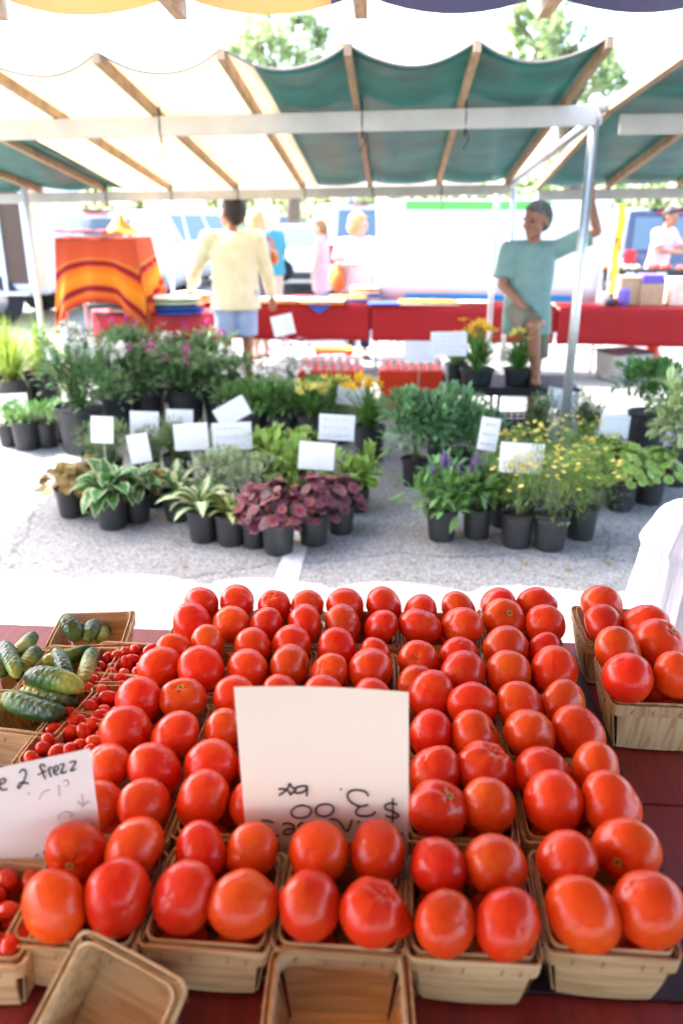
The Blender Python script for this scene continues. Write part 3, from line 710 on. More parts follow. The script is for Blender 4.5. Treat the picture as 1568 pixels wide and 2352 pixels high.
# empty baskets in front
p = atz(770, 2300, zr); basket((p.x + .003, p.y - .012, ZT), YAW + .05, 'empty wooden basket standing open at the bottom centre', s=.145)
o = basket((0, 0, 0), 0, 'empty wooden basket tipped up toward us at the lower left', s=.122, h=.075)
Xb = Vector((.91, -.34, -.22)).normalized(); Yb = Vector((.46, .64, .62)); Yb = (Yb - Xb * Yb.dot(Xb)).normalized(); Zb = Xb.cross(Yb)
Ab = Vector((-.270, .628, .918)); ob_ = Ab + Xb * .061 - Yb * .061 - Zb * .075
o.rotation_mode = 'QUATERNION'; o.rotation_quaternion = Matrix((Xb, Yb, Zb)).transposed().to_quaternion(); o.location = ob_

# cards
def ray_plane(px, py, P0, N):
    d = ray(px, py); o = Vector((0, 0, H)); t = (P0 - o).dot(N) / d.dot(N); return o + d * t
def strokes(polys, mp, wd, name, mt, parent):
    m = MB()
    for pl in polys:
        pts = [mp(*q) for q in pl]
        # smooth the polyline
        sm = []
        for i in range(len(pts) - 1):
            p0 = pts[max(i - 1, 0)]; p1 = pts[i]; p2 = pts[i + 1]; p3 = pts[min(i + 2, len(pts) - 1)]
            for k in range(4):
                t = k / 4; sm.append(.5 * ((2 * p1) + (p2 - p0) * t + (2 * p0 - 5 * p1 + 4 * p2 - p3) * t * t + (3 * p1 - p0 - 3 * p2 + p3) * t ** 3))
        sm.append(pts[-1]); m.tube(sm, wd, 6, flat=1)
    return m.build(name, mt, parent)
N1 = Vector((.02, -1, 0)).normalized(); P1 = Vector((-.03, .815, .9))
TL, TR = ray_plane(537, 1578, P1, N1), ray_plane(938, 1590, P1, N1); BR = ray_plane(938, 1950, P1, N1); BL = ray_plane(570, 1950, P1, N1)
dn = (BR - TR); dn = dn * (.30 / dn.length); dl = BL - TL; dl = dl * (.30 / dl.length)
dl.x = dl.x * .8
cd = empty('price_card', TL.lerp(TR, .5) + dn, 0, 'large cream card with upside-down price, standing between tomato baskets', 'sign')
m = MB(); ca = TL.lerp(TR, .5) + dn
def cardf(off):
    def f(u, v):
        a_ = TL + dl * v; b_ = TR + dn * v; q = a_.lerp(b_, u) + N1 * (off - .006 * math.sin(math.pi * u) * (1 - v * .5) + .0)
        return q - ca
    return f
m.grid(cardf(0), 14, 10, uv=False); m.grid(cardf(-.0008), 14, 10, uv=False, flip=True); m.build('card', M['card'], cd)
# tips of the writing, from the picture (zoom 3.409 of region 580,1700)
def zmap(x, y):
    q = ray_plane((580 + x / 3.409) / 1.0887, (1700 + y / 3.409) / 1.0887, P1, N1)
    u = max(0, min(1, ((q - TL).x) / ((TR - TL).x))); return q + N1 * (.0012 - .006 * math.sin(math.pi * u) * .7) - ca
ST = [
 [(1368,1012),(1370,1110),(1366,1215)],
 [(1405,1062),(1375,1052),(1325,1058),(1302,1082),(1315,1105),(1365,1120),(1405,1140),(1420,1155),(1395,1172),(1340,1170),(1308,1155)],
 [(1158,998),(1140,965),(1085,950),(1020,955),(984,990),(1000,1040),(1050,1075),(1095,1088),(1158,1072)],
 [(1095,1088),(1068,1110),(1055,1145),(1085,1168),(1150,1168),(1195,1155),(1220,1130)],
 [(928,942),(930,948)],
 [(790,1075),(740,1085),(712,1125),(730,1165),(785,1178),(840,1160),(866,1120),(850,1085),(800,1072),(775,1076)],
 [(600,1082),(540,1095),(505,1135),(520,1175),(575,1190),(640,1178),(676,1135),(655,1098),(600,1082),(580,1084)],
 [(636,1000),(640,930),(620,918),(560,925),(535,950),(545,975),(590,975),(625,955),(636,935)],
 [(545,940),(510,925),(490,895),(480,925),(450,960),(400,992)],
 [(395,940),(440,940),(485,965),(497,990),(530,960),(545,945)],
 # visible pieces of the lowest word
 [(250,1200),(300,1205),(355,1222)], [(330,1290),(375,1335),(395,1330)],
 [(430,1240),(470,1230),(515,1245),(530,1290),(500,1320),(450,1325),(440,1300),(480,1280),(525,1285)],
 [(560,1270),(575,1240),(605,1228)],
 [(830,1200),(900,1210),(960,1290),(985,1300),(1010,1240),(1020,1205)],
 [(1070,1215),(1085,1225)], [(1445,1300),(1455,1310)],
]
strokes(ST, zmap, .00125, 'writing', M['ink'], cd)
# left paper
N2 = Vector((.12, -1, .05)).normalized(); P2 = Vector((-.37, .80, .95))
q0, q1, q2 = ray_plane(-170, 1800, P2, N2), ray_plane(207, 1719, P2, N2), ray_plane(236, 1950, P2, N2)
q2 = q1 + (q2 - q1).normalized() * .20; q3 = q0 + (q2 - q1)
ca2 = (q2 + q3) / 2
c2 = empty('paper_sign', ca2, 0, 'white paper lettered frezz standing among baskets at the left', 'sign')
m = MB(); m.grid(lambda u, v: q0.lerp(q1, u).lerp(q3.lerp(q2, u), v) - ca2, 6, 6, uv=False); m.grid(lambda u, v: q0.lerp(q1, u).lerp(q3.lerp(q2, u), v) - ca2 - N2 * .0006, 6, 6, uv=False, flip=True)
m.build('sheet', M['card_cool'], c2)
def zmap2(x, y): return ray_plane((x / 6.031) / 1.0887, (1860 + y / 6.031) / 1.0887, P2, N2) + N2 * .0009 - ca2
ST2 = [
 [(5,600),(60,590),(90,545),(70,515),(30,530),(5,590),(10,660),(50,690),(120,675)],
 [(300,430),(340,385),(385,390),(400,440),(380,520),(340,600),(295,665),(278,640),(300,590),(350,575),(400,585),(440,595)],
 [(690,520),(670,480),(640,400),(610,340),(620,310),(660,310),(690,340)], [(580,460),(640,430),(700,400)],
 [(735,370),(750,430),(780,490)], [(750,400),(745,370),(760,350),(790,355)],
 [(820,420),(860,400),(885,360),(865,325),(830,340),(815,400),(835,450),(885,455)],
 [(905,310),(965,295),(960,340),(925,435),(985,425),(1010,410)],
 [(1055,275),(1145,258),(1120,320),(1070,400),(1120,385),(1145,370)],
 [(665,1610),(690,1700),(715,1830)], [(545,1690),(575,1655)],
]
strokes(ST2, zmap2, .0010, 'writing', M['ink'], c2)
ST3 = [[(880,1130),(900,1070),(960,1030),(1040,1020),(1080,1060),(1060,1110)], [(1240,760),(1260,900),(1250,960)], [(1180,860),(1250,920),(1340,860)], [(430,730),(450,760)], [(600,830),(640,740),(700,700),(760,690)], [(890,620),(900,780)], [(960,560),(1010,540),(1040,590),(1000,640)]]
strokes(ST3, zmap2, .0006, 'faint_marks', M['greyink'], c2)

# ---------------------------------------------------------------- canopies
E1 = Vector((.998, -.065, .015)); 
def canopy_pt(O, sp, r, t, slopes):
    """r = rafter number, t = metres back from the front tips"""
    z = 0; tt = t
    if t < slopes[0]: z = slopes[1] * t
    else: z = slopes[1] * slopes[0] + slopes[2] * (t - slopes[0])
    return O + E1 * (sp * r) + Vector((.065 * t, .998 * t, z))
def cloth(O, sp, r0, r1, t0, t1, slopes, name, mt, parent, org, sag=.085, nr=10, ntt=22, off=.035):
    m = MB(); nu = max(2, int((r1 - r0) * nr))
    def f(u, v):
        r = r0 + (r1 - r0) * u; fr = r - math.floor(r); t = t0 + (t1 - t0) * v
        s = (4 * fr * (1 - fr)); e = .45 + .55 * math.exp(-((t - t0) / .5))
        tt = t + .05 * s * math.exp(-((t - t0) / .3)) 
        p = canopy_pt(O, sp, r, tt, slopes)
        wr = .012 * noise.noise(Vector((r * 2.1, t * 1.3, 3)))
        return p + Vector((0, 0, off - sag * s * e + wr * s)) - org
    m.grid(f, nu, ntt)
    o = m.build(name, mt, parent); sd = o.modifiers.new('thick', 'SOLIDIFY'); sd.thickness = .0015
    h = MB(); h.tube([f(i / (nu * 2), 0) + Vector((0, -.004, -.006)) for i in range(nu * 2 + 1)], .007, 6); h.build('hem_cord', M['hem'], parent); return o
def ring(m, c, ax, w, h, r=.004):
    """a cord tied round a rail"""
    c = Vector(c); pts = []
    for i in range(12):
        a = 2 * math.pi * i / 12; pts.append(c + Vector((0, math.cos(a) * w, math.sin(a) * h)))
    m.tube(pts, r, 5, closed=True)
O_A = Vector((.03, 4.29, 2.35)); SPA = .605; SLA = (.9, -.136, -.136)
cA = empty('market_canopy', (0, 6, 0), 0, 'stall canopy of cream and green canvas over the potted plants', 'canopy'); orgA = Vector((0, 6, 0))
for r in (-5.8, -5, -4, -3, -2, -1, 0, 1, 2):
    a = canopy_pt(O_A, SPA, r, -.02, SLA); b = canopy_pt(O_A, SPA, r, 3.45, SLA)
    m = MB(); m.bar(a - orgA, b - orgA, .036, .05); o = m.build('rafter', M['rafter'], cA, smooth=False)
for (ra, rb, mt) in ((-5.8, -3.66, 'greencloth'), (-3.66, -.77, 'creamcloth'), (-.77, 2.0, 'greencloth')):
    cloth(O_A, SPA, ra, rb, 0, 3.45, SLA, 'canvas_panel', M[mt], cA, orgA)
for t, hh, mtn in ((.93, .11, 'alu'), (3.36, .085, 'alu')):
    a = canopy_pt(O_A, SPA, -5.82, t, SLA) + Vector((0, 0, -.03 - hh / 2 - .002)); b = canopy_pt(O_A, SPA, 2.05, t, SLA) + Vector((0, 0, -.03 - hh / 2 - .002))
    if t < 2: b = Vector((1.47, 5.12, 2.165))
    m = MB(); m.bar(a - orgA, b - orgA, .045, hh); bevel(m.build('rail', M[mtn], cA, smooth=False), .006)
    AB = (a, b)
    for r in (-4, -3, -2, -1, 0, 1):
        if t < 2 and r not in (-2, 0, 1): continue
        m = MB()
        q = canopy_pt(O_A, SPA, r + .05, t, SLA) + Vector((0, 0, -.03)) - orgA
        ring(m, q + Vector((0, 0, -.04)), None, .03, hh / 2 + .05)
        m.tube([q + Vector((0, -.03, -.1)), q + Vector((.02, -.035, -.16)), q + Vector((-.01, -.03, -.22))], .003, 5); m.build('tie_cord', M['cord'], cA)
def pole(parent, org, top, r=.028, z0=0.0, mt='pole', foot=True):
    m = MB(); m.tube([Vector((top[0], top[1], z0)) - org, Vector(top) - org], r, 14)
    if foot: m.lathe([(.0, .006), (.075, .006), (.075, .0), ], 16, Vector((top[0], top[1], z0)) - org)
    return m.build('pole', M[mt], parent)
pole(cA, orgA, (1.48, 5.17, 2.22), .030)
m = MB(); m.tube([Vector((1.48, 5.17, 2.12)) - orgA, Vector((1.48, 5.17, 2.25)) - orgA], .042, 14); m.tube([Vector((1.48, 5.17, 2.2)) - orgA, Vector((1.56, 5.14, 2.235)) - orgA], .038, 12); m.ell(Vector((1.48, 5.17, 2.25)) - orgA, (.045, .045, .035)); m.build('corner_fitting', M['pole'], cA)
q = aty(1177, 442, 7.6); 
m = MB(); m.tube([Vector((1.47, 5.2, 2.14)) - orgA, Vector((q.x - .03, 7.62, 1.87)) - orgA], .026, 12); m.build('side_rail', M['pole'], cA)
q2_ = aty(1142, 450, 7.7); pole(cA, orgA, (q2_.x, 7.7, 1.86), .026); pole(cA, orgA, (q.x, 7.55, 1.85), .022)
q = aty(60, 480, 7.6); pole(cA, orgA, (q.x, 7.62, 1.86), .026, mt='whitepole')
q = aty(-120, 330, 5.2); pole(cA, orgA, (-3.0, 5.4, 2.12), .028)
# joint canopy on the right
cB = empty('market_canopy', (3, 6, 0), 0, 'plain green stall canopy beyond the round metal corner pole', 'canopy'); orgB = Vector((3, 6, 0))
O_B = Vector((1.56 - .065 * 1.9, 5.17 - 1.9, 2.215 + .05 * 1.9)); SLB = (1.9, -.05, -.15)
for r in range(0, 6):
    m = MB()
    p = [canopy_pt(O_B, SPA, r, t, SLB) - orgB for t in (0, 1.9, 4.3)]
    m.bar(p[0], p[1], .042, .06); m.bar(p[1], p[2], .041, .058); m.build('rafter', M['rafter'], cB, smooth=False)
cloth(O_B, SPA, 0, 5, 0, 4.3, SLB, 'canvas_panel', M['greencloth'], cB, orgB, sag=.05)
for t, hh in ((1.93, .11), (4.25, .085)):
    a = canopy_pt(O_B, SPA, .12 if t < 3 else 0, t, SLB) + Vector((0, 0, -.033 - hh / 2)); b = canopy_pt(O_B, SPA, 5.1, t, SLB) + Vector((0, 0, -.033 - hh / 2))
    if t < 3: b.z -= .02; a.z -= .0
    m = MB(); m.bar(a - orgB, b - orgB, .045, hh); bevel(m.build('rail', M['alu'], cB, smooth=False), .006)
m = MB(); q = canopy_pt(O_B, SPA, 1.02, 1.93, SLB) - orgB; ring(m, q + Vector((0, 0, -.07)), None, .03, .1)
m.tube([q + Vector((0, -.03, -.1)), q + Vector((-.05, -.05, -.17)), q + Vector((-.02, -.04, -.25)), q + Vector((.01, -.04, -.16)), q + Vector((.07, -.05, -.08))], .005, 5)
m.tube([q + Vector((-.01, -.04, -.15)), q + Vector((.0, -.03, -.35)), q + Vector((-.01, -.03, -.42))], .0035, 5); m.build('tie_cord', M['cord'], cB)
pole(cB, orgB, (4.5, 5.0, 2.1)); pole(cB, orgB, (4.6, 7.4, 1.8))
# canopy over our own table
cC = empty('market_canopy', (0, 1, 0), 0, 'stall canopy of cream and navy canvas just overhead', 'canopy'); orgC = Vector((0, 1, 0))
O_C = Vector((.065, 3.02, 2.262)); SLC = (1, .0, .03)
def canC(r, t): return O_C + Vector((.998 * .6 * r, -.02 * .6 * r, .0)) + Vector((-.04 * t, -t, .03 * t))
for r in range(-5, 6):
    m = MB(); m.bar(canC(r, -.03) - orgC, canC(r, 7.4) - orgC, .042, .06); m.build('rafter', M['rafter'], cC, smooth=False)
for (ra, rb, mt) in ((-5, -.16, 'cream_over'), (-.16, 5, 'bluecloth')):
    m = MB()
    def f(u, v):
        r = ra + (rb - ra) * u; fr = r - math.floor(r); s = 4 * fr * (1 - fr); t = 7.4 * v
        return canC(r, t + .05 * s * math.exp(-t / .3)) + Vector((0, 0, .036 - .07 * s * (.5 + .5 * math.exp(-t / .5)))) - orgC
    m.grid(f, int((rb - ra) * 10), 14); o = m.build('canvas_panel', M[mt], cC); o.modifiers.new('thick', 'SOLIDIFY').thickness = .0015
m = MB(); m.grid(lambda u, v: canC(-5 + 10 * u, 4.6) + Vector((0, .03 * math.sin(u * 50), .02 - 1.1 * v)) - orgC, 80, 6); m.build('unseen_light_blocker', M['bluecloth'], cC)  # unseen sheet added behind the camera to hold light off the near baskets
for t in (1.0, 3.9, 7.2):
    m = MB(); m.bar(canC(-5.1, t) + Vector((0, 0, -.09)) - orgC, canC(5.1, t) + Vector((0, 0, -.09)) - orgC, .045, .11); m.build('rail', M['alu'], cC, smooth=False)
    for r in (-4.6, 4.6):
        q = canC(r, t); pole(cC, orgC, (q.x, q.y, q.z - .1))

# ---------------------------------------------------------------- plants
_pot = {}
def pot(parent, r, h):
    if 'p' not in _pot:
        m = MB()
        rib = lambda t, z: 1 + (.012 * (1 if math.sin(18 * t) > .3 else 0) if .12 < z < .8 else 0)
        m.lathe([(.01, .0), (.74, 0), (.77, .03), (.79, .12), (.82, .3), (.86, .55), (.895, .8), (.90, .82), (.94, .83), (.945, .86), (.92, .875), (.94, .9), (.985, .965), (1, .985), (1, 1), (.97, 1.0), (.95, .97), (.90, .8)], 54, fn=rib)
        o = m.build('pot', M['pot'], parent); _pot['p'] = o
        m = MB(); m.lathe([(.001, .93), (.5, .94), (.93, .90)], 24); s = m.build('soil', M['soil'], parent); _pot['s'] = s
    else:
        o = _pot['p'].copy(); COL.objects.link(o); o.parent = parent
        s = _pot['s'].copy(); COL.objects.link(s); s.parent = parent
    for q in (o, s): q.scale = (r, r, h)
    return o
def rdir(tilt0, tilt1):
    """direction at an angle from straight up"""
    a = rnd(0, 2 * math.pi); t = rnd(tilt0, tilt1); return Vector((math.sin(t) * math.cos(a), math.sin(t) * math.sin(a), math.cos(t)))
def k_heuchera(m, fl, W, Hh, n=95):
    for i in range(n):
        d = rdir(.05, 1.45); p = Vector((d.x * W * .5, d.y * W * .5, d.z * Hh * rnd(.55, .95) + rnd(-.01, .01)))
        if p.z < .0: p.z = rnd(0, .02)
        nn = (Vector((d.x, d.y, .9)) + Vector((rnd(-.5, .5), rnd(-.5, .5), rnd(-.2, .3)))); m.disc(p, nn, rnd(.022, .042), n=7, lob=.2, cup=rnd(-.25, .3))
        if i % 3 == 0: fl.tube([(0, 0, 0), p * .5 + Vector((0, 0, .02)), p], .0015, 4, caps=False)
def k_hosta(m, fl, W, Hh, n=26, wf=.42, droop=1.3):
    for i in range(n):
        t = i / n; d = rdir(.15 + .9 * t, .45 + .95 * t); L = W * rnd(.5, .68)
        st = d * L * .3 + Vector((0, 0, .01)); fl.tube([(0, 0, 0), st], .0028, 5, caps=False)
        m.leaf(st * .9, d, L * rnd(.75, 1), L * wf * rnd(.8, 1.1), droop=droop * rnd(.6, 1.2), nseg=6, fold=.3, shape=1)
def k_bush(m, fl, W, Hh, n=420, ll=.035, lw=.014, shape=0, spread=1.0, lobes=6):
    cs = [(Vector((rnd(-.28, .28) * W, rnd(-.28, .28) * W, Hh * rnd(.25, .78))), rnd(.24, .36)) for _ in range(lobes)]
    cs.append((Vector((0, 0, Hh * .5)), .36))
    for i in range(n):
        c, s = random.choice(cs); d = rdir(0, 2.3); p = c + Vector((d.x * W * s, d.y * W * s, d.z * Hh * s * .95)) * rnd(.5, 1.05)
        if p.z < .01: p.z = rnd(.01, .05)
        dd = (d + Vector((0, 0, .3)) + Vector((rnd(-.6, .6), rnd(-.6, .6), rnd(-.5, .5)))); m.leaf(p, dd, ll * rnd(.7, 1.3), lw * rnd(.8, 1.2), droop=rnd(.2, .9), nseg=3, shape=shape)
    for i in range(16):
        c, s = random.choice(cs); fl.tube([(rnd(-.02, .02), rnd(-.02, .02), 0), c * .6 + Vector((rnd(-.02, .02), 0, 0)), c + Vector((0, 0, Hh * .15))], .002, 4, caps=False)
def k_strap(m, fl, W, Hh, n=70, wd=.012):
    for i in range(n):
        d = rdir(.03, .85); L = max(Hh, W * .7) * rnd(.65, 1.1); m.leaf((rnd(-.03, .03), rnd(-.03, .03), 0), d, L, wd * rnd(.7, 1.2), droop=rnd(.4, 2.0), nseg=7, fold=.4, shape=0)
def k_sprigs(m, fl, W, Hh, n=26, ll=.022, lw=.005, per=26, lean=.5, start=.12):
    """upright stems clothed in small leaves"""
    for i in range(n):
        d = rdir(0, lean); L = Hh * rnd(.65, 1.02); b = Vector((rnd(-.04, .04), rnd(-.04, .04), 0)); e = b + Vector((d.x * L * W / Hh * 1.0, d.y * L * W / Hh * 1.0, L * d.z))
        mid = b.lerp(e, .5) + Vector((0, 0, .1 * L)); fl.tube([b, mid, e], [.003, .0022, .001], 5, caps=False)
        for j in range(per):
            t = start + (1 - start) * (j + rnd(0, 1)) / per; p = b.lerp(mid, t * 2) if t < .5 else mid.lerp(e, t * 2 - 1)
            a = rnd(0, 6.28); dd = Vector((math.cos(a), math.sin(a), rnd(.1, 1.1))); m.leaf(p, dd, ll * rnd(.7, 1.3), lw * rnd(.8, 1.3), droop=.4, nseg=2, shape=0)
def petals(f, c, nrm, r, n=6, wd=.5):
    nrm = Vector(nrm).normalized(); x = nrm.orthogonal().normalized(); y = nrm.cross(x)
    for i in range(n):
        a = 2 * math.pi * i / n; d = (x * math.cos(a) + y * math.sin(a)) + nrm * .55; f.leaf(Vector(c), d, r, r * wd, droop=.4, nseg=3, shape=1, side=(nrm.cross(d)))
GROUP = 'potted plants for sale in black nursery pots'
def plant(px, py, pw, kind, fw, ftop, label, z0=0.0, yoff=0, seed=None, potted=True, hh=None, name='potted_plant'):
    random.seed(seed if seed is not None else int(px * 7 + py * 13))
    p = atz(px, py, z0); r = sz(pw, p) / 2 / .88; r = max(.055, min(r, .2)); p = p + Vector((0, r * .75 + yoff, 0))
    hp = hh or r * 2 * 1.0
    o = empty(name, p, rnd(0, 6.28), label, 'potted plant', GROUP)
    if potted: pot(o, r, hp)
    top = aty(px, ftop, p.y).z - z0; base = hp * .9 if potted else 0
    Hh = max(.06, top - base); W = sz(fw, p)
    m, fl, f1, f2 = MB(), MB(), MB(), MB(); lm = None; flm = []
    K = kind
    if K == 'bronze': k_heuchera(m, fl, W, Hh); lm = 'brown_leaf'
    elif K == 'purple': k_heuchera(m, fl, W, Hh, 110); lm = 'purple_leaf'
    elif K == 'hosta': k_hosta(m, fl, W * .88, Hh, 38, .46, 2.0); lm = 'hosta'
    elif K == 'cream': k_hosta(m, fl, W * .92, Hh, 20, .38, 2.0); lm = 'cream_hosta'
    elif K == 'yellow': k_hosta(m, fl, W, Hh, 24, .36, 2.0); lm = 'yellow_hosta'
    elif K == 'chart': [k_hosta(m, fl, W * .7, Hh, 34, .5, 1.9), k_bush(m, fl, W * .95, Hh, 150, .07, .035, shape=1, lobes=7)]; lm = 'chart'
    elif K == 'silver': k_bush(m, fl, W, Hh, 1000, .034, .008, lobes=9); lm = 'grey_leaf'
    elif K == 'rosemary': k_bush(m, fl, W * .9, Hh, 900, .04, .006, lobes=8); k_sprigs(m, fl, W, Hh, 26, .03, .006, 26, .7); lm = 'rose_leaf'
    elif K == 'conifer': k_bush(m, fl, W * .8, Hh, 800, .035, .006, lobes=8); k_sprigs(m, fl, W, Hh, 50, .03, .006, 34, .5); lm = 'rose_leaf'
    elif K == 'tall':
        k_sprigs(m, fl, W * 1.2, Hh, 44, .065, .017, 46, .5, .0); k_bush(m, fl, W * 1.1, Hh * .75, 600, .065, .018, lobes=10); lm = 'dark_leaf'
        for i in range(14):
            d = rdir(0, .45); e = Vector((d.x * Hh * .9, d.y * Hh * .9, Hh * rnd(.65, 1.08)))
            for j in range(20): f1.disc(e * 1.05 + Vector((rnd(-.018, .018), rnd(-.018, .018), -.12 * j / 20)), rdir(0, 1.5), .019, 4)
        flm = [('white_petal', f1)]
    elif K == 'tallpink':
        k_sprigs(m, fl, W * 1.2, Hh * .9, 44, .06, .016, 44, .5, .0); k_bush(m, fl, W * 1.1, Hh * .75, 600, .06, .018, lobes=10); lm = 'dark_leaf'
        for i in range(11):
            d = rdir(0, .5); e = Vector((d.x * Hh * .9, d.y * Hh * .9, Hh * rnd(.45, 1.0)))
            for j in range(12): f1.disc(e + Vector((rnd(-.022, .022), rnd(-.022, .022), rnd(-.05, .02))), rdir(0, 1.5), .014, 4)
        flm = [('pink_petal', f1)]
    elif K == 'grass': k_strap(m, fl, W, Hh, 260, .010); lm = 'bright_leaf'
    elif K == 'smallgrass': k_bush(m, fl, W, Hh, 300, .04, .012, lobes=6); lm = 'green_leaf'
    elif K == 'wispy':
        k_strap(m, fl, W, Hh, 90, .006); lm = 'grey_leaf'
    elif K == 'daisy':
        k_bush(m, fl, W, Hh * .85, 520, .045, .014); lm = 'green_leaf'
        for i in range(46):
            c = Vector((rnd(-.5, .5) * W, rnd(-.4, .4) * W, Hh * rnd(1.0, 1.22))); petals(f1, c, (rnd(-.3, .3), rnd(-.9, -.1), 1), .03, 6, .65)
        flm = [('white_petal', f1)]
    elif K == 'lily':
        k_strap(m, fl, W, Hh * .95, 150, .016); lm = 'lily_leaf'
        for i in range(12):
            d = rdir(.05, .6); e = Vector((d.x * Hh, d.y * Hh, Hh * rnd(.75, 1.0))); fl.tube([(0, 0, 0), e * .5 + Vector((0, 0, .05)), e], .0022, 5, caps=False)
            f1 = MB()
            if i < 9: petals(f1, e, (rnd(-1, 1), rnd(-1, .2), .6), .055, 6, .55)
            else: f1.ell(e, (.007, .007, .022), n=8, m=6)
            flm.append((('yellow_petal', 'pale_yellow', 'yellow_petal')[int(px) % 3], f1))
    elif K == 'leafy': k_bush(m, fl, W * 1.1, Hh, 900, .06, .02, lobes=9); lm = 'green_leaf'
    elif K == 'sagebush': k_bush(m, fl, W * 1.1, Hh, 1300, .052, .026, shape=1, lobes=11); lm = 'sage_leaf'
    elif K == 'sage':
        k_bush(m, fl, W * 1.1, Hh * .7, 330, .07, .028, shape=1); lm = 'green_leaf'
        for i in range(10):
            d = rdir(0, .4); e = Vector((d.x * Hh * .7, d.y * Hh * .7, Hh * rnd(.8, 1.02))); fl.tube([(0, 0, 0), e], .002, 5, caps=False)
            for j in range(20): f1.disc(e + Vector((rnd(-.007, .007), rnd(-.007, .007), -.075 * j / 20)), rdir(0, 1.6), .0075, 3)
        flm = [('purple_petal', f1)]
    elif K == 'core':
        k_bush(m, fl, W * 1.05, Hh * .95, 1500, .026, .0045, lobes=12); lm = 'core_leaf'
        for i in range(42):
            d = rdir(0, 1.1); e = Vector((d.x * W * .55, d.y * W * .55, Hh * (.35 + .65 * d.z) * rnd(.8, 1.03))); petals(f1, e, (rnd(-.5, .5), rnd(-.6, .3), 1), .017, 7, .7)
        flm = [('pale_yellow', f1)]
    elif K == 'lobed': k_heuchera(m, fl, W * 1.1, Hh, 170); lm = 'chart'
    elif K == 'shrub': k_bush(m, fl, W, Hh, 1000, .055, .026, shape=1, lobes=10); lm = 'green_leaf'
    elif K == 'light': k_bush(m, fl, W, Hh, 260, .085, .045, shape=1, lobes=9); lm = 'light_leaf'
    elif K == 'phlox':
        k_sprigs(m, fl, W, Hh * .85, 12, .05, .012, 20, .3, .1); lm = 'green_leaf'
        for i in range(5):
            e = Vector((rnd(-.4, .4) * W, rnd(-.3, .3) * W, Hh * rnd(.8, 1)))
            for j in range(40): f1.disc(e + Vector((rnd(-.04, .04), rnd(-.04, .04), rnd(-.02, .02))), rdir(0, 1), .011, 4)
        flm = [('rose_petal', f1)]
    L = (0, 0, base)
    m.build('foliage', M[lm], o, loc=L)
    if fl.v: fl.build('stems', M['stem'], o, loc=L)
    for mt, f in flm:
        if f.v: f.build('flower' if K == 'lily' else 'flowers', M[mt], o, loc=L)
    return o
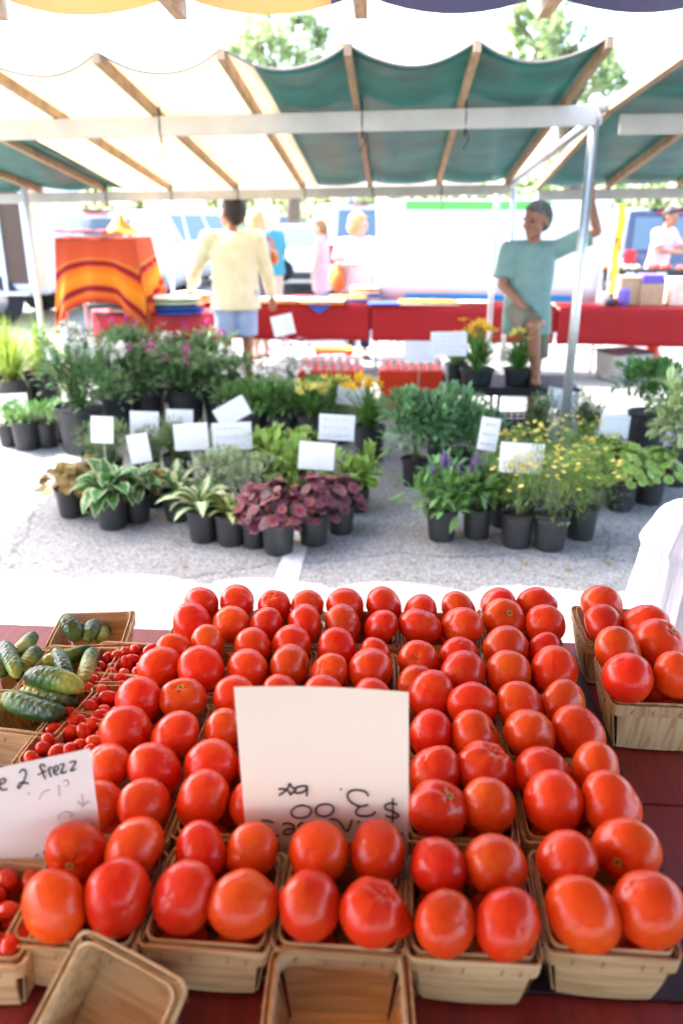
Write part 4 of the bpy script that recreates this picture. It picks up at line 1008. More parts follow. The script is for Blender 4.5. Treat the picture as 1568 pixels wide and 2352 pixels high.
P = [
 (158,1192,60,'bronze',135,1060,'bronze-leaved plant in the leftmost pot of the front row'),
 (207,1174,52,'bronze',135,1052,'bronze-leaved plant behind the leftmost front pot'),
 (253,1220,70,'hosta',165,1058,'broad green white-edged leaves drooping over a pot near the left'),
 (312,1204,60,'hosta',140,1052,'green variegated plant just right of the drooping white-edged one'),
 (352,1168,50,'bronze',95,1078,'bronze-leaved plant behind the green variegated pair'),
 (405,1202,62,'cream',130,1030,'cream-striped narrow leaves in the pot left of the flowering one'),
 (463,1250,68,'cream',165,1058,'white-centred broad leaves over a front pot, second pale plant'),
 (527,1258,66,'yellow',105,1112,'small pale yellow-leaved plant left of the purple ones'),
 (582,1262,54,'purple',95,1108,'purple-leaved plant in the narrow leftmost pot of the purple row'),
 (638,1279,75,'purple',150,1098,'purple and silver plant in the pot nearest the table'),
 (719,1258,68,'purple',135,1088,'purple-leaved plant just right of the nearest pot'),
 (782,1230,62,'purple',110,1088,'purple-leaved plant at the right end of the purple row'),
 (822,1178,52,'chart',120,1045,'green striped leaves behind the right end of the purple row'),
 (500,1190,60,'silver',150,1030,'silver-leaved shrubby plant behind the pale front pair'),
 (575,1200,60,'silver',150,1028,'silver-leaved shrubby plant behind the purple pots'),
 (640,1175,60,'chart',170,1000,'yellow-green broad-leaved plant behind the purple row'),
 (715,1180,60,'chart',150,1020,'yellow-green plant under the blank lower sign'),
 (600,1120,60,'chart',170,985,'yellow-green broad leaves behind the silver plants'),
 (690,1110,60,'chart',150,1000,'rearmost yellow-green broad-leaved plant left of the sign stake'),
 (250,1125,60,'rosemary',150,975,'needle-leaved herb behind the bronze plants'),
 (335,1120,60,'rosemary',130,985,'needle-leaved herb between the leaning sign and small cards'),
 (410,1125,66,'conifer',170,968,'dark feathery green herb behind the cream-striped plant'),
 (490,1115,60,'silver',150,985,'tall silver plant under the pair of large cards'),
 (17,1028,45,'smallgrass',80,925,'small herb in the leftmost pot of the sunlit back row'),
 (57,1037,60,'smallgrass',100,935,'small herb in the second pot of the sunlit back row'),
 (104,1031,52,'smallgrass',90,920,'small herb in the third pot of the sunlit back row'),
 (134,1018,40,'smallgrass',70,910,'small herb half hidden left of the big ribbed pot'),
 (180,1047,96,'tall',210,745,'tall leafy plant with white flower spikes in a big ribbed pot'),
 (255,1000,85,'tall',200,790,'tall white-spiked plant behind the big ribbed pot'),
 (335,985,80,'tallpink',210,775,'tall dark plant with magenta flowers left of the centre'),
 (425,990,80,'tallpink',200,790,'dark bushy perennial with a few magenta flowers'),
 (505,985,75,'tall',180,800,'dark bushy perennial behind the crossed cards'),
 (300,930,70,'tallpink',190,720,'tall pink-flowered plant before the coral tablecloth'),
 (390,925,70,'tall',180,770,'white-flowered plant standing before the coral tablecloth'),
 (470,920,70,'tallpink',160,740,'pink-flowered plant before the man in the yellow shirt'),
 (30,965,80,'grass',190,715,'bright yellow-green grass in sunshine at the far left'),
 (95,950,80,'grass',190,730,'bright grass clump beside the tall white-spiked plant'),
 (0,925,80,'grass',160,720,'bright grass clump half outside the picture'),
 (585,1020,65,'leafy',150,880,'bushy green plant under the white daisies'),
 (650,1030,65,'leafy',140,890,'bushy green plant left of the yellow lilies'),
 (608,990,60,'daisy',190,856,'mound of white daisies behind the crossed cards'),
 (715,1035,70,'lily',150,880,'yellow lilies in the pot behind the lined card'),
 (848,1062,70,'lily',150,868,'yellow lilies in the pot standing alone right of the lined card'),
 (775,1020,66,'lily',150,870,'yellow lilies between the two other lily pots'),
 (668,965,60,'phlox',110,775,'dusty pink phlox below the tilted small card'),
 (735,960,60,'leafy',100,905,'green plant behind the lilies and before the red crate'),
 (952,1120,56,'sagebush',165,905,'sage-green bush in the left pot of the middle pair'),
 (1055,1105,58,'sagebush',190,908,'sage-green bush in the right pot of the middle pair'),
 (1010,1070,58,'sagebush',160,915,'sage-green bush behind the middle pair'),
 (1016,1247,68,'sage',135,1040,'violet-flowered sage in the leftmost pot of the right group'),
 (1097,1242,65,'sage',125,1045,'violet-flowered sage second from left in the right group'),
 (1155,1215,56,'sage',110,1060,'leafy sage behind the second and third pots'),
 (1190,1263,72,'core',165,1045,'thread-leaved yellow-flowered plant under the large blank card'),
 (1267,1270,76,'core',165,1030,'thread-leaved yellow-flowered plant in the nearest right-group pot'),
 (1338,1244,68,'core',150,1010,'thread-leaved yellow-flowered plant right of the nearest one'),
 (1225,1175,66,'core',190,975,'yellow-flowered thread-leaved plant left of the pole foot'),
 (1320,1165,66,'core',190,950,'yellow-flowered thread-leaved plant right of the pole foot'),
 (1150,1160,60,'core',120,985,'yellow-flowered thread-leaved plant behind the narrow card'),
 (1430,1177,66,'lobed',140,1015,'yellow-green rounded-leaf plant, left of the pair by the white cloth'),
 (1497,1162,64,'lobed',130,1025,'yellow-green rounded-leaf plant, right of the pair by the white cloth'),
 (1392,1130,60,'lobed',130,1000,'yellow-green rounded-leaf plant behind the pair'),
 (1235,1075,58,'conifer',100,905,'feathery upright herb left of the round pole'),
 (1342,1080,60,'conifer',130,900,'feathery upright herb right of the round pole'),
 (1490,1048,85,'shrub',185,830,'dark green shrub in a large pot at the right'),
 (1556,1120,70,'light',130,880,'light green broad-leaved plant at the right picture side'),
]
for a in P: plant(*a)
ZS = .35
SHY = 6.25
for a in ((1098,888,74,'lily',150,735,'yellow lilies in the larger pot on the black shelf'), (1192,886,62,'lily',120,750,'yellow lilies in the smaller pot on the black shelf'), (1050,872,50,'lily',100,765,'grassy lily at the left back of the black shelf')):
    plant(*a, z0=ZS, hh=.125)
# painted hosta flower stem is part of the neighbour plants; small signs
def sign(px, py, wpx, hpx, rot, yy, label, lines=0, dim=False):
    c = aty(px, py, yy); W, Hh = sz(wpx, c), sz(hpx, c) * 1.02
    o = empty('plant_sign', (c.x, c.y, 0), rnd(-.12, .12), label, 'sign', 'white name cards on stakes among the plants')
    rt = Matrix.Rotation(R(-10), 3, 'X') @ Matrix.Rotation(R(rot), 3, 'Y'); L = Vector((0, 0, c.z))
    def cf(off): return lambda u, v: L + rt @ Vector(((u - .5) * W, off - .006 * math.sin(math.pi * u), (v - .5) * Hh))
    m = MB(); m.grid(cf(0), 6, 2, uv=False); m.grid(cf(.0012), 6, 2, uv=False, flip=True); m.build('card', M['whitecard'], o)
    m = MB(); m.tube([Vector((0, .007, .0)), Vector((0, .007, c.z + Hh * .1))], .004, 6); m.build('stake', M['stake'], o)
    if lines:
        m = MB()
        for i in range(lines):
            z = .3 - .6 * i / max(1, lines - 1); x0 = -.38; 
            while x0 < .32:
                ln = rnd(.05, .14); pts = [L + rt @ Vector(((x0 + ln * k / 6) * W, -.0075, (z + rnd(-.03, .03)) * Hh)) for k in range(7)]
                m.tube(pts, .0015, 4); x0 += ln + rnd(.04, .08)
        m.build('writing', M['palepen'], o)
    return o
random.seed(3)
def gy(py): return atz(CX, py, 0).y + .09
S = [(235,987,52,60,2,gy(1190),'upright white card at the left above the bronze plants',0), (332,973,66,55,2,gy(1110),'white card behind the tilted narrow card',0), (413,962,62,42,1,gy(1100),'small half-hidden card left of the crossed cards',0),
 (320,1030,48,66,-9,gy(1185),'narrow white card leaning left above the variegated plants',0), (439,1003,78,60,-3,gy(1160),'white card with a faint lower line, left of the large one',1), (533,946,78,46,-28,gy(1120),'card tilted steeply behind the large lined card',0),
 (533,1002,90,62,-1,gy(1155),'large faintly lined card above the silver plants',3), (650,747,50,46,-12,gy(960),'small tilted card before the red tablecloth',0), (773,982,82,58,3,gy(1150),'white card with three faint lines before the lilies',3),
 (727,1047,82,62,5,gy(1225),'blank white card above the yellow-green plants',0), (805,910,64,42,10,gy(1030),'shaded card tilted among the lilies',0), (963,808,72,48,0,6.4,'white card half behind the lined card by the shelf',2), (1030,790,82,54,-1,6.1,'white lined card at the left of the black shelf',4),
 (1122,997,44,74,8,gy(1215),'narrow tall card beside the sage-green bush',3), (1197,1052,100,68,3,gy(1262),'largest blank card before the round pole',0), (1290,918,72,46,12,gy(1055),'bluish tilted card behind the round pole',0), (1410,978,66,50,4,gy(1120),'sunlit card at the right above the rounded leaves',1), (33,928,66,46,-4,gy(1020),'sunlit card among the herbs at the far left',0)]
for (a, b_, c_, d_, e_, y_, l_, n_) in S: sign(a, b_, c_, d_, e_, y_, l_, n_)

# black shelf
a = aty(1033, 893, SHY); b = aty(1330, 893, SHY)
so_ = empty('plant_shelf', ((a.x + b.x) / 2, SHY + .25, 0), YAW, 'black slatted plastic shelf holding lily pots and a man\'s foot', 'shelf'); W = b.x - a.x
m = MB()
for i in range(13): m.box((0, -.25 + .5 * (i + .5) / 13, ZS - .012), (W, .026, .02))
for i in range(18): m.box((-W / 2 + W * (i + .5) / 18, 0, ZS - .03), (.016, .5, .02))
m.build('slatted_top', M['blackplastic'], so_, smooth=False)
m = MB(); m.box((0, -.262, ZS - .035), (W + .02, .02, .07)); m.box((0, .262, ZS - .035), (W + .02, .02, .07)); m.build('edge', M['blackplastic'], so_, smooth=False)
for sx in (-.46 * W, -.1 * W, .46 * W):
    for sy in (-.23, .23):
        m = MB(); m.tube([(sx, sy, 0), (sx, sy, ZS - .04)], .014, 8); m.build('leg', M['blackplastic'], so_)
p = atz(1185, 1010, 0)
m = MB()
for i in range(6):
    m.box((0, -.13, .01 + .03 * i), (.36, .012, .014)); m.box((0, .13, .01 + .03 * i), (.36, .012, .014)); m.box((-.18, 0, .01 + .03 * i), (.012, .26, .014)); m.box((.18, 0, .01 + .03 * i), (.012, .26, .014))
for i in range(8): m.box((-.175 + .05 * i, -.1375, .085), (.01, .006, .17)); m.box((-.175 + .05 * i, .1375, .085), (.01, .006, .17))
m.box((0, 0, .004), (.36, .26, .006))
o = m.build('plastic_crate', M['blackplastic'], smooth=False, loc=(p.x, p.y + .1, 0)); tag(o, 'black slatted crate on the ground under the shelf front', 'crate')
# red crates of pale cups
for (x0, x1, yy, lab) in ((688, 830, 6.9, 'left'), (876, 1018, 6.9, 'right')):
    a = aty(x0, 880, yy); b = aty(x1, 880, yy); W = b.x - a.x
    o = empty('cup_crate', ((a.x + b.x) / 2, yy + .18, 0), YAW, f'orange-red crate of pale pink cups, {lab} one of two behind the plants', 'crate', 'red crates of pale cups')
    m = MB(); m.box((0, 0, .18), (W, .34, .36), taper=1.04); bevel(m.build('crate_body', M['redplastic'], o, smooth=False), .01)
    c0_ = None
    for i in range(7):
        for j in range(3):
            x = -W / 2 + W * (i + .5) / 7; y = -.11 + .11 * j
            if c0_ is None:
                m = MB(); m.lathe([(.022, 0), (.027, .05), (.031, .08), (.033, .083), (.028, .084), (.024, .07), (.001, .068)], 14); c0_ = m.build('cup', M['cup'], o, loc=(x, y, .36)); 
            else:
                d = c0_.copy(); COL.objects.link(d); d.parent = o; d.location = (x, y, .36)
# small stool with folded cloth
p = aty(765, 825, 7.4)
o = empty('low_stool', (p.x, 7.5, 0), .1, 'low red stool with yellow patterned cloth under the red tables', 'stool')
m = MB(); m.box((0, 0, .44), (.34, .26, .02)); m.build('seat', M['redplastic'], o, smooth=False)
m = MB(); m.box((0, -.02, .458), (.36, .28, .016)); m.build('cloth', M['orangefold'], o, smooth=False)
for sx, sy in ((-1, -1), (1, -1), (-1, 1), (1, 1)):
    m = MB(); m.tube([(sx * .15, sy * .11, 0), (sx * .15, sy * .11, .43)], .012, 8); m.build('leg', M['redplastic'], o)

# ---------------------------------------------------------------- middle distance: red tables, banner, cloth goods
TA, TB_ = Vector((-1.55, 8.75, 0)), Vector((4.2, 8.05, 0)); tdir = (TB_ - TA).normalized(); tn = Vector((-tdir.y, tdir.x, 0))
segs = [(0.0, 1.85), (1.88, 3.75), (3.78, 5.75)]
tl = ['red-clothed trestle table behind the man in the yellow shirt', 'red-clothed trestle table in front of the white banner', 'red-clothed trestle table at the right holding jars and boxes']
for (s0, s1), lab in zip(segs, tl):
    A_ = TA + tdir * s0; B_ = TA + tdir * s1; Cc = (A_ + B_) / 2
    o = empty('trestle_table', Cc, math.atan2(tdir.y, tdir.x), lab, 'table', 'red-clothed trestle tables'); W = s1 - s0
    m = MB(); m.box((0, .36, .735), (W, .72, .025)); m.build('tabletop', M['whitefold'], o, smooth=False)
    m = MB(); m.grid(lambda u, v: Vector(((u - .5) * W, -.008 + .012 * math.sin(u * W * 14) * v + .01 * v, .752 - .375 * v + .006 * math.sin(u * 9))), 60, 5)
    m.grid(lambda u, v: Vector(((u - .5) * W, -.008 + .73 * v, .7525)), 6, 4)
    m.grid(lambda u, v: Vector(((u - .5) * W, .735 + .012 * math.sin(u * W * 13) * v, .752 - .35 * v)), 50, 4); oo = m.build('tablecloth', M['redcloth'], o); oo.modifiers.new('t', 'SOLIDIFY').thickness = .002
    for sx in (-W / 2 + .22, W / 2 - .22):
        m = MB(); m.tube([(sx - .05, .1, 0), (sx, .16, .72)], .013, 8); m.tube([(sx + .05, .62, 0), (sx, .56, .72)], .013, 8); m.tube([(sx - .05, .1, .04), (sx + .05, .62, .04)], .011, 8); m.build('leg', M['pole'], o)
def onT(px, py, back=.1, z=.755):
    """point on the tables seen at px"""
    d = ray(px, 700); # intersect vertical plane of the table front moved back
    P0 = TA + tn * back; den = d.dot(tn); t = (P0 - Vector((0, 0, H))).dot(tn) / den; q = Vector((0, 0, H)) + d * t; return Vector((q.x, q.y, z))
def folded(px, wpx, n, mats, label, back=.2, z=.755, rz=0, th=.022, dpt=.28):
    q = onT(px, 700, back); q.z = z; W = sz(wpx, q)
    o = empty('folded_cloth', q, rz + YAW, label, 'fabric', 'folded fabrics laid out for sale'); zz = 0
    for i in range(n):
        m = MB(); w_, d_ = W * rnd(.92, 1), dpt * rnd(.9, 1); hh = th * rnd(.8, 1.2)
        m.grid(lambda u, v: Vector(((u - .5) * w_, (v - .5) * d_, zz + hh * (1 - abs(2 * u - 1) ** 8 * .6) * (1 - abs(2 * v - 1) ** 8 * .6) + .006 * noise.noise(Vector((u * 4, v * 4, px + i))))), 12, 10)
        m.box((0, 0, zz + hh * .3), (w_ * .99, d_ * .99, hh * .6))
        m.build('fold', M[mats[i % len(mats)]], o); zz += hh
random.seed(5)
folded(640, 95, 2, ['orangefold', 'whitefold'], 'orange cloth on the red table by the yellow shirt', .1)
folded(740, 110, 2, ['orangefold', 'whitefold'], 'orange and cream cloth over the table edge in mid table', .08)
folded(690, 80, 2, ['whitefold', 'redfold'], 'cream cloth with red below it on the red table', .35)
folded(800, 90, 3, ['bluefold', 'whitefold', 'orangefold'], 'blue-bottomed stack near the lilac blouse', .3)
folded(838, 70, 6, ['orangefold', 'whitefold', 'bluefold', 'whitefold'], 'tallest folded stack beside the banner edge', .45, th=.026)
folded(900, 120, 1, ['bluefold'], 'thin blue cloth under the banner at its left', .1)
folded(985, 150, 2, ['whitefold', 'orangefold'], 'cream folded cloths under the middle of the banner', .12)
folded(1085, 90, 2, ['redfold', 'whitefold'], 'dark folded cloths beside the thin poles', .15)
m = MB(); q = onT(722, 715, -.02); m.grid(lambda u, v: Vector((u * .3 - .15 + v * .05, -.015 - .01 * v, -.11 * v * (1 - abs(2 * u - 1)) + .005)), 8, 4); o = m.build('blue_cloth', M['bluefold'], loc=q); tag(o, 'blue cloth corner hanging over the red table edge', 'fabric'); o.modifiers.new('t', 'SOLIDIFY').thickness = .002

# banner
bp_ = [aty(863, 458, 8.95), aty(1405, 458, 8.6), aty(1368, 697, 8.6), aty(864, 690, 8.95)]
bo = empty('banner', ((bp_[0] + bp_[1]) / 2).to_tuple()[:2] + (0,), 0, 'large white banner with green and blue edges behind the red tables', 'banner')
org = Vector(bo.location)
def bf(v0, v1, off=0): return lambda u, v: bp_[0].lerp(bp_[1], u).lerp(bp_[3].lerp(bp_[2], u), v0 + (v1 - v0) * v) - org + Vector((0, .015 * math.sin(u * 7) - off, 0))
m = MB(); m.grid(bf(0, 1), 24, 6); oo = m.build('sheet', M['banner'], bo); oo.modifiers.new('t', 'SOLIDIFY').thickness = .002
m = MB(); m.grid(lambda u, v: bf(.015, .10, .004)(.13 + .62 * u, v), 20, 1); m.build('green_stripe', M['bannergreen'], bo)
m = MB(); m.grid(lambda u, v: bf(.925, .985, .004)(.135 + .76 * u, v), 20, 1); m.build('blue_stripe', M['bannerblue'], bo)
for u in (.01, .99):
    a_ = bp_[0].lerp(bp_[1], u); m = MB(); m.tube([Vector((a_.x, a_.y + .03, 0)) - org, Vector((a_.x, a_.y + .03, a_.z + .02)) - org], .015, 8); m.build('post', M['whitepole'], bo)

# coral-clothed table on the left and its goods
p0 = aty(195, 700, 7.7); p1 = aty(470, 690, 8.1)
o = empty('cloth_table', ((p0.x + p1.x) / 2, 8.2, 0), math.atan2(p1.y - p0.y, p1.x - p0.x), 'low table under a coral pink cloth at the left', 'table'); W = (p1 - p0).length; zt = .72
m = MB(); m.box((0, 0, zt - .02), (W, .75, .03)); m.build('tabletop', M['whitefold'], o, smooth=False)
m = MB(); m.grid(lambda u, v: Vector(((u - .5) * W * (1 + .05 * v), -.39 - .03 * v + .02 * math.sin(u * 26) * v, zt - .58 * v)), 60, 6); m.grid(lambda u, v: Vector(((u - .5) * W, -.39 + .78 * v, zt + .002)), 6, 6)
m.grid(lambda u, v: Vector((W / 2 + .01 + .03 * v * math.sin(u * 20), -.39 + .78 * u, zt - .55 * v)), 20, 4); m.grid(lambda u, v: Vector((-W / 2 - .01 + .03 * v * math.sin(u * 20), -.39 + .78 * u, zt - .55 * v)), 20, 4)
m.build('tablecloth', M['pinkcloth'], o)
for sx in (-W / 2 + .1, W / 2 - .1):
    for sy in (-.3, .3): m = MB(); m.tube([(sx, sy, 0), (sx, sy, zt - .03)], .015, 8); m.build('leg', M['pole'], o)
def pile(px, py, wpx, yy, z, mats, label, n=1, th=.03, dp=.3):
    q = aty(px, py, yy); q.z = z; W = sz(wpx, q); o = empty('folded_cloth', q, YAW, label, 'fabric', 'folded fabrics laid out for sale'); zz = 0
    for i in range(n):
        m = MB(); hh = th
        m.ell((0, 0, zz + hh * .5), (W / 2, dp / 2, hh * .62)); m.build('fold', M[mats[i % len(mats)]], o); zz += hh
pile(400, 715, 135, 7.95, zt, ['bluefold', 'bluefold', 'greenfold', 'whitefold'], 'blue folded cloths under pale cushions on the coral table', 4, .045, .36)
pile(300, 700, 110, 7.9, zt, ['redfold', 'whitefold'], 'crimson and white cloths on the coral table under the orange drape', 2, .03)
pile(435, 690, 70, 8.2, zt, ['violetfold', 'redfold', 'orangefold'], 'violet and orange cloths by the man\'s left hand', 3, .03)
pile(440, 672, 90, 8.6, .78, ['orangefold', 'whitefold'], 'cream cloth on an orange one behind the man\'s sleeve', 2, .05)
# draped rack
rk = empty('cloth_rack', aty(255, 700, 8.0).to_tuple()[:2] + (0,), YAW, 'rack draped with an orange, yellow and crimson striped cloth', 'rack')
ztop = aty(255, 545, 8.0).z
W2, D2 = .375, .26
def drape(u, v):
    # perimeter walk: left side, front, right side
    L = [(-W2, D2), (-W2, -D2), (W2, -D2), (W2, D2)]; s = u * 3; i = min(int(s), 2); f = s - i
    if i == 0: f0 = f
    x = L[i][0] + (L[i + 1][0] - L[i][0]) * f; y = L[i][1] + (L[i + 1][1] - L[i][1]) * f
    hem = {0: .62 + .3 * f, 1: .92 - 1.25 * f * (1 - f) * 1.35, 2: .75 - .25 * f}[i]
    if i == 1: hem = .56 + .38 * (abs(2 * f - .95) ** 2.2)
    fold = .03 * math.sin(u * 60) * v + .02 * math.sin(u * 23 + 1) * v; ox = (x / W2) * (.1 * v) + fold * .6; oy = (y / D2) * (.07 * v) + fold * (1 if i == 1 else .4)
    return Vector((x + ox, y + oy, ztop - hem * v))
m = MB(); m.grid(drape, 120, 16); m.grid(lambda u, v: Vector(((u - .5) * 2 * W2, (v - .5) * 2 * D2, ztop + .012 * noise.noise(Vector((u * 3, v * 3, 0))))), 12, 8, uv=False)
oo = m.build('draped_cloth', M['stripe'], rk); oo.modifiers.new('t', 'SOLIDIFY').thickness = .003
for sx in (-1, 1):
    for sy in (-1, 1): m = MB(); m.tube([(sx * W2 * .93, sy * D2 * .93, 0), (sx * W2 * .93, sy * D2 * .93, ztop - .01)], .016, 8); m.build('post', M['pole'], rk)
m = MB(); m.box((0, 0, ztop - .02), (W2 * 1.95, D2 * 1.95, .02)); m.build('top_board', M['box'], rk, smooth=False)
m = MB(); m.box((.0, 0, .86), (.6, .4, .03)); m.build('shelf_board', M['blacktrim'], rk, smooth=False)
for (px, w_, mt, lab) in ((195, 120, 'redfold', 'crumpled crimson cloth on top of the orange rack'), (280, 80, 'orangefold', 'crumpled brown-orange bundle on top of the orange rack')):
    q = aty(px, 540, 8.0); m = MB(); n_ = 18
    m.grid(lambda u, v: Vector(((u - .5) * sz(w_, q), (v - .5) * .3, .03 + (.09 * (1 - abs(2 * u - 1)) * (1 - abs(2 * v - 1)) * 2 if px > 250 else .03) * (1 + .6 * noise.noise(Vector((u * 5, v * 5, px)))))), n_, 10)
    o = m.build('crumpled_cloth', M[mt], loc=(q.x, 8.0, ztop)); tag(o, lab, 'fabric'); o.modifiers.new('t', 'SOLIDIFY').thickness = .01

# right background: goods on the far table, bin, red sack
def boxat(px, py, wpx, hpx, yy, mt, name, lab, cat, group=None, z=None, dp=.25, rz=0):
    q = aty(px, py, yy); W = sz(wpx, q); Hh = sz(hpx, q); o = MB(); o.box((0, 0, Hh / 2), (W, dp, Hh)); t_ = o.build(name, M[mt], smooth=False, loc=(q.x, yy + dp / 2, z if z is not None else q.z)); t_.rotation_euler = (0, 0, YAW + rz)
    bevel(t_, .006); return tag(t_, lab, cat, group)
cp = 'goods standing on the right-hand red table'
tz = .757
boxat(1445, 700, 44, 62, 8.45, 'box', 'cardboard_box', 'narrow tan cardboard box on the right red table', 'box', cp, tz)
boxat(1497, 700, 52, 48, 8.4, 'box', 'cardboard_box', 'wide tan cardboard box at the table right end', 'box', cp, tz)
boxat(1500, 655, 46, 20, 8.4, 'violetfold', 'violet_carton', 'small violet carton on the wide cardboard box', 'box', cp, tz + sz(48, aty(1497, 700, 8.4)))
boxat(1560, 700, 40, 60, 8.4, 'whitefold', 'white_tub', 'white tub at the right picture side on the red table', 'tub', cp, tz)
for i, (px, mt, r_, h_, lab) in enumerate(((1385, 'cup', .05, .14, 'pale cup beside the dark bowl'), (1400, 'blacktrim', .075, .07, 'dark round bowl on the red table right of the banner'), (1428, 'violetfold', .06, .17, 'violet tin in the middle of the right red table'), (1412, 'redplastic', .04, .08, 'small red jar before the violet tin'))):
    q = onT(px, 700, .15); m = MB(); m.lathe([(.001, 0), (r_ * .85, 0), (r_, h_ * .3), (r_, h_ * .85), (r_ * .8, h_), (.001, h_)], 20); o = m.build('jar', M[mt], loc=q); tag(o, lab, 'jar', cp)
# storage bin
q = atz(1440, 878, 0); o = empty('storage_bin', (q.x, q.y + .2, 0), .35, 'cloudy plastic storage bin with dark lid on the pavement', 'storage bin')
m = MB(); m.box((0, 0, .14), (.42, .34, .28), taper=1.08); bevel(m.build('bin_body', M['clearbin'], o, smooth=False), .015)
m = MB(); m.box((0, 0, .292), (.48, .4, .022)); bevel(m.build('lid', M['lidbin'], o, smooth=False), .008)
m = MB(); m.box((.04, -.178, .13), (.12, .004, .13)); m.build('label', M['bluelabel'], o, smooth=False)
q = atz(1505, 862, 0); m = MB(); m.ell((0, 0, .16), (.09, .09, .17)); m.cap((0, 0, .28), (.02, 0, .38), .05, .03); o = m.build('red_sack', M['redplastic'], loc=(q.x, q.y + .2, 0)); tag(o, 'soft red sack standing behind the storage bin', 'bag')
# far right stall with crates of produce
q = aty(1470, 620, 11.2)
o = empty('produce_table', (q.x + .25, 11.3, 0), YAW, 'far stall table of black crates at the right', 'table'); m = MB(); m.box((0, 0, .82), (2.1, .7, .03)); m.build('tabletop', M['blacktrim'], o, smooth=False)
for sx in (-1, 1):
    for sy in (-.3, .3): m = MB(); m.tube([(sx, sy, 0), (sx, sy, .8)], .02, 8); m.build('leg', M['pole'], o)
for i in range(5):
    x = q.x - .62 + .42 * i
    o = empty('produce_crate', (x, 11.15, .836), YAW, ['black crate of oranges next to the banner edge', 'black crate with a white price tag left of the man in pink', 'black crate of dark red fruit before the man in pink', 'black crate of red produce right of the man in pink', 'black crate of produce at the picture side'][i], 'crate', 'black produce crates on the far table')
    m = MB(); m.box((0, 0, .06), (.38, .3, .12)); m.build('crate_body', M['blackplastic'], o, smooth=False)
    m = MB()
    for k in range(14): m.ell((rnd(-.15, .15), rnd(-.1, .1), .13 + rnd(-.01, .02)), (.035, .035, .032), n=8, m=6)
    m.build('produce', M[['orange_petal', 'tan', 'redplastic', 'redplastic', 'tomato'][i]], o)
    m = MB(); m.box((0, -.165, .03), (.12, .004, .1)); m.build('price_tag', M['whitecard'], o, smooth=False)
q = aty(1415, 470, 10.4); o = empty('feather_flag', (q.x, 10.4, 0), 0, 'narrow yellow and red flag beside the banner', 'flag'); 
m = MB(); m.grid(lambda u, v: Vector((.02 + .09 * u + .02 * math.sin(v * 9), .02 * math.sin(v * 7 + u * 2), q.z - 1.05 * v)), 4, 14); m.build('flag_cloth', M['yellow_petal'], o)
m = MB(); m.grid(lambda u, v: Vector((.03 + .08 * u, -.012, q.z - .38 - .16 * v)), 3, 4); m.build('red_patch', M['redplastic'], o)
m = MB(); m.tube([(0, 0, 0), (0, 0, q.z)], .012, 8); m.build('flag_pole', M['pole'], o)

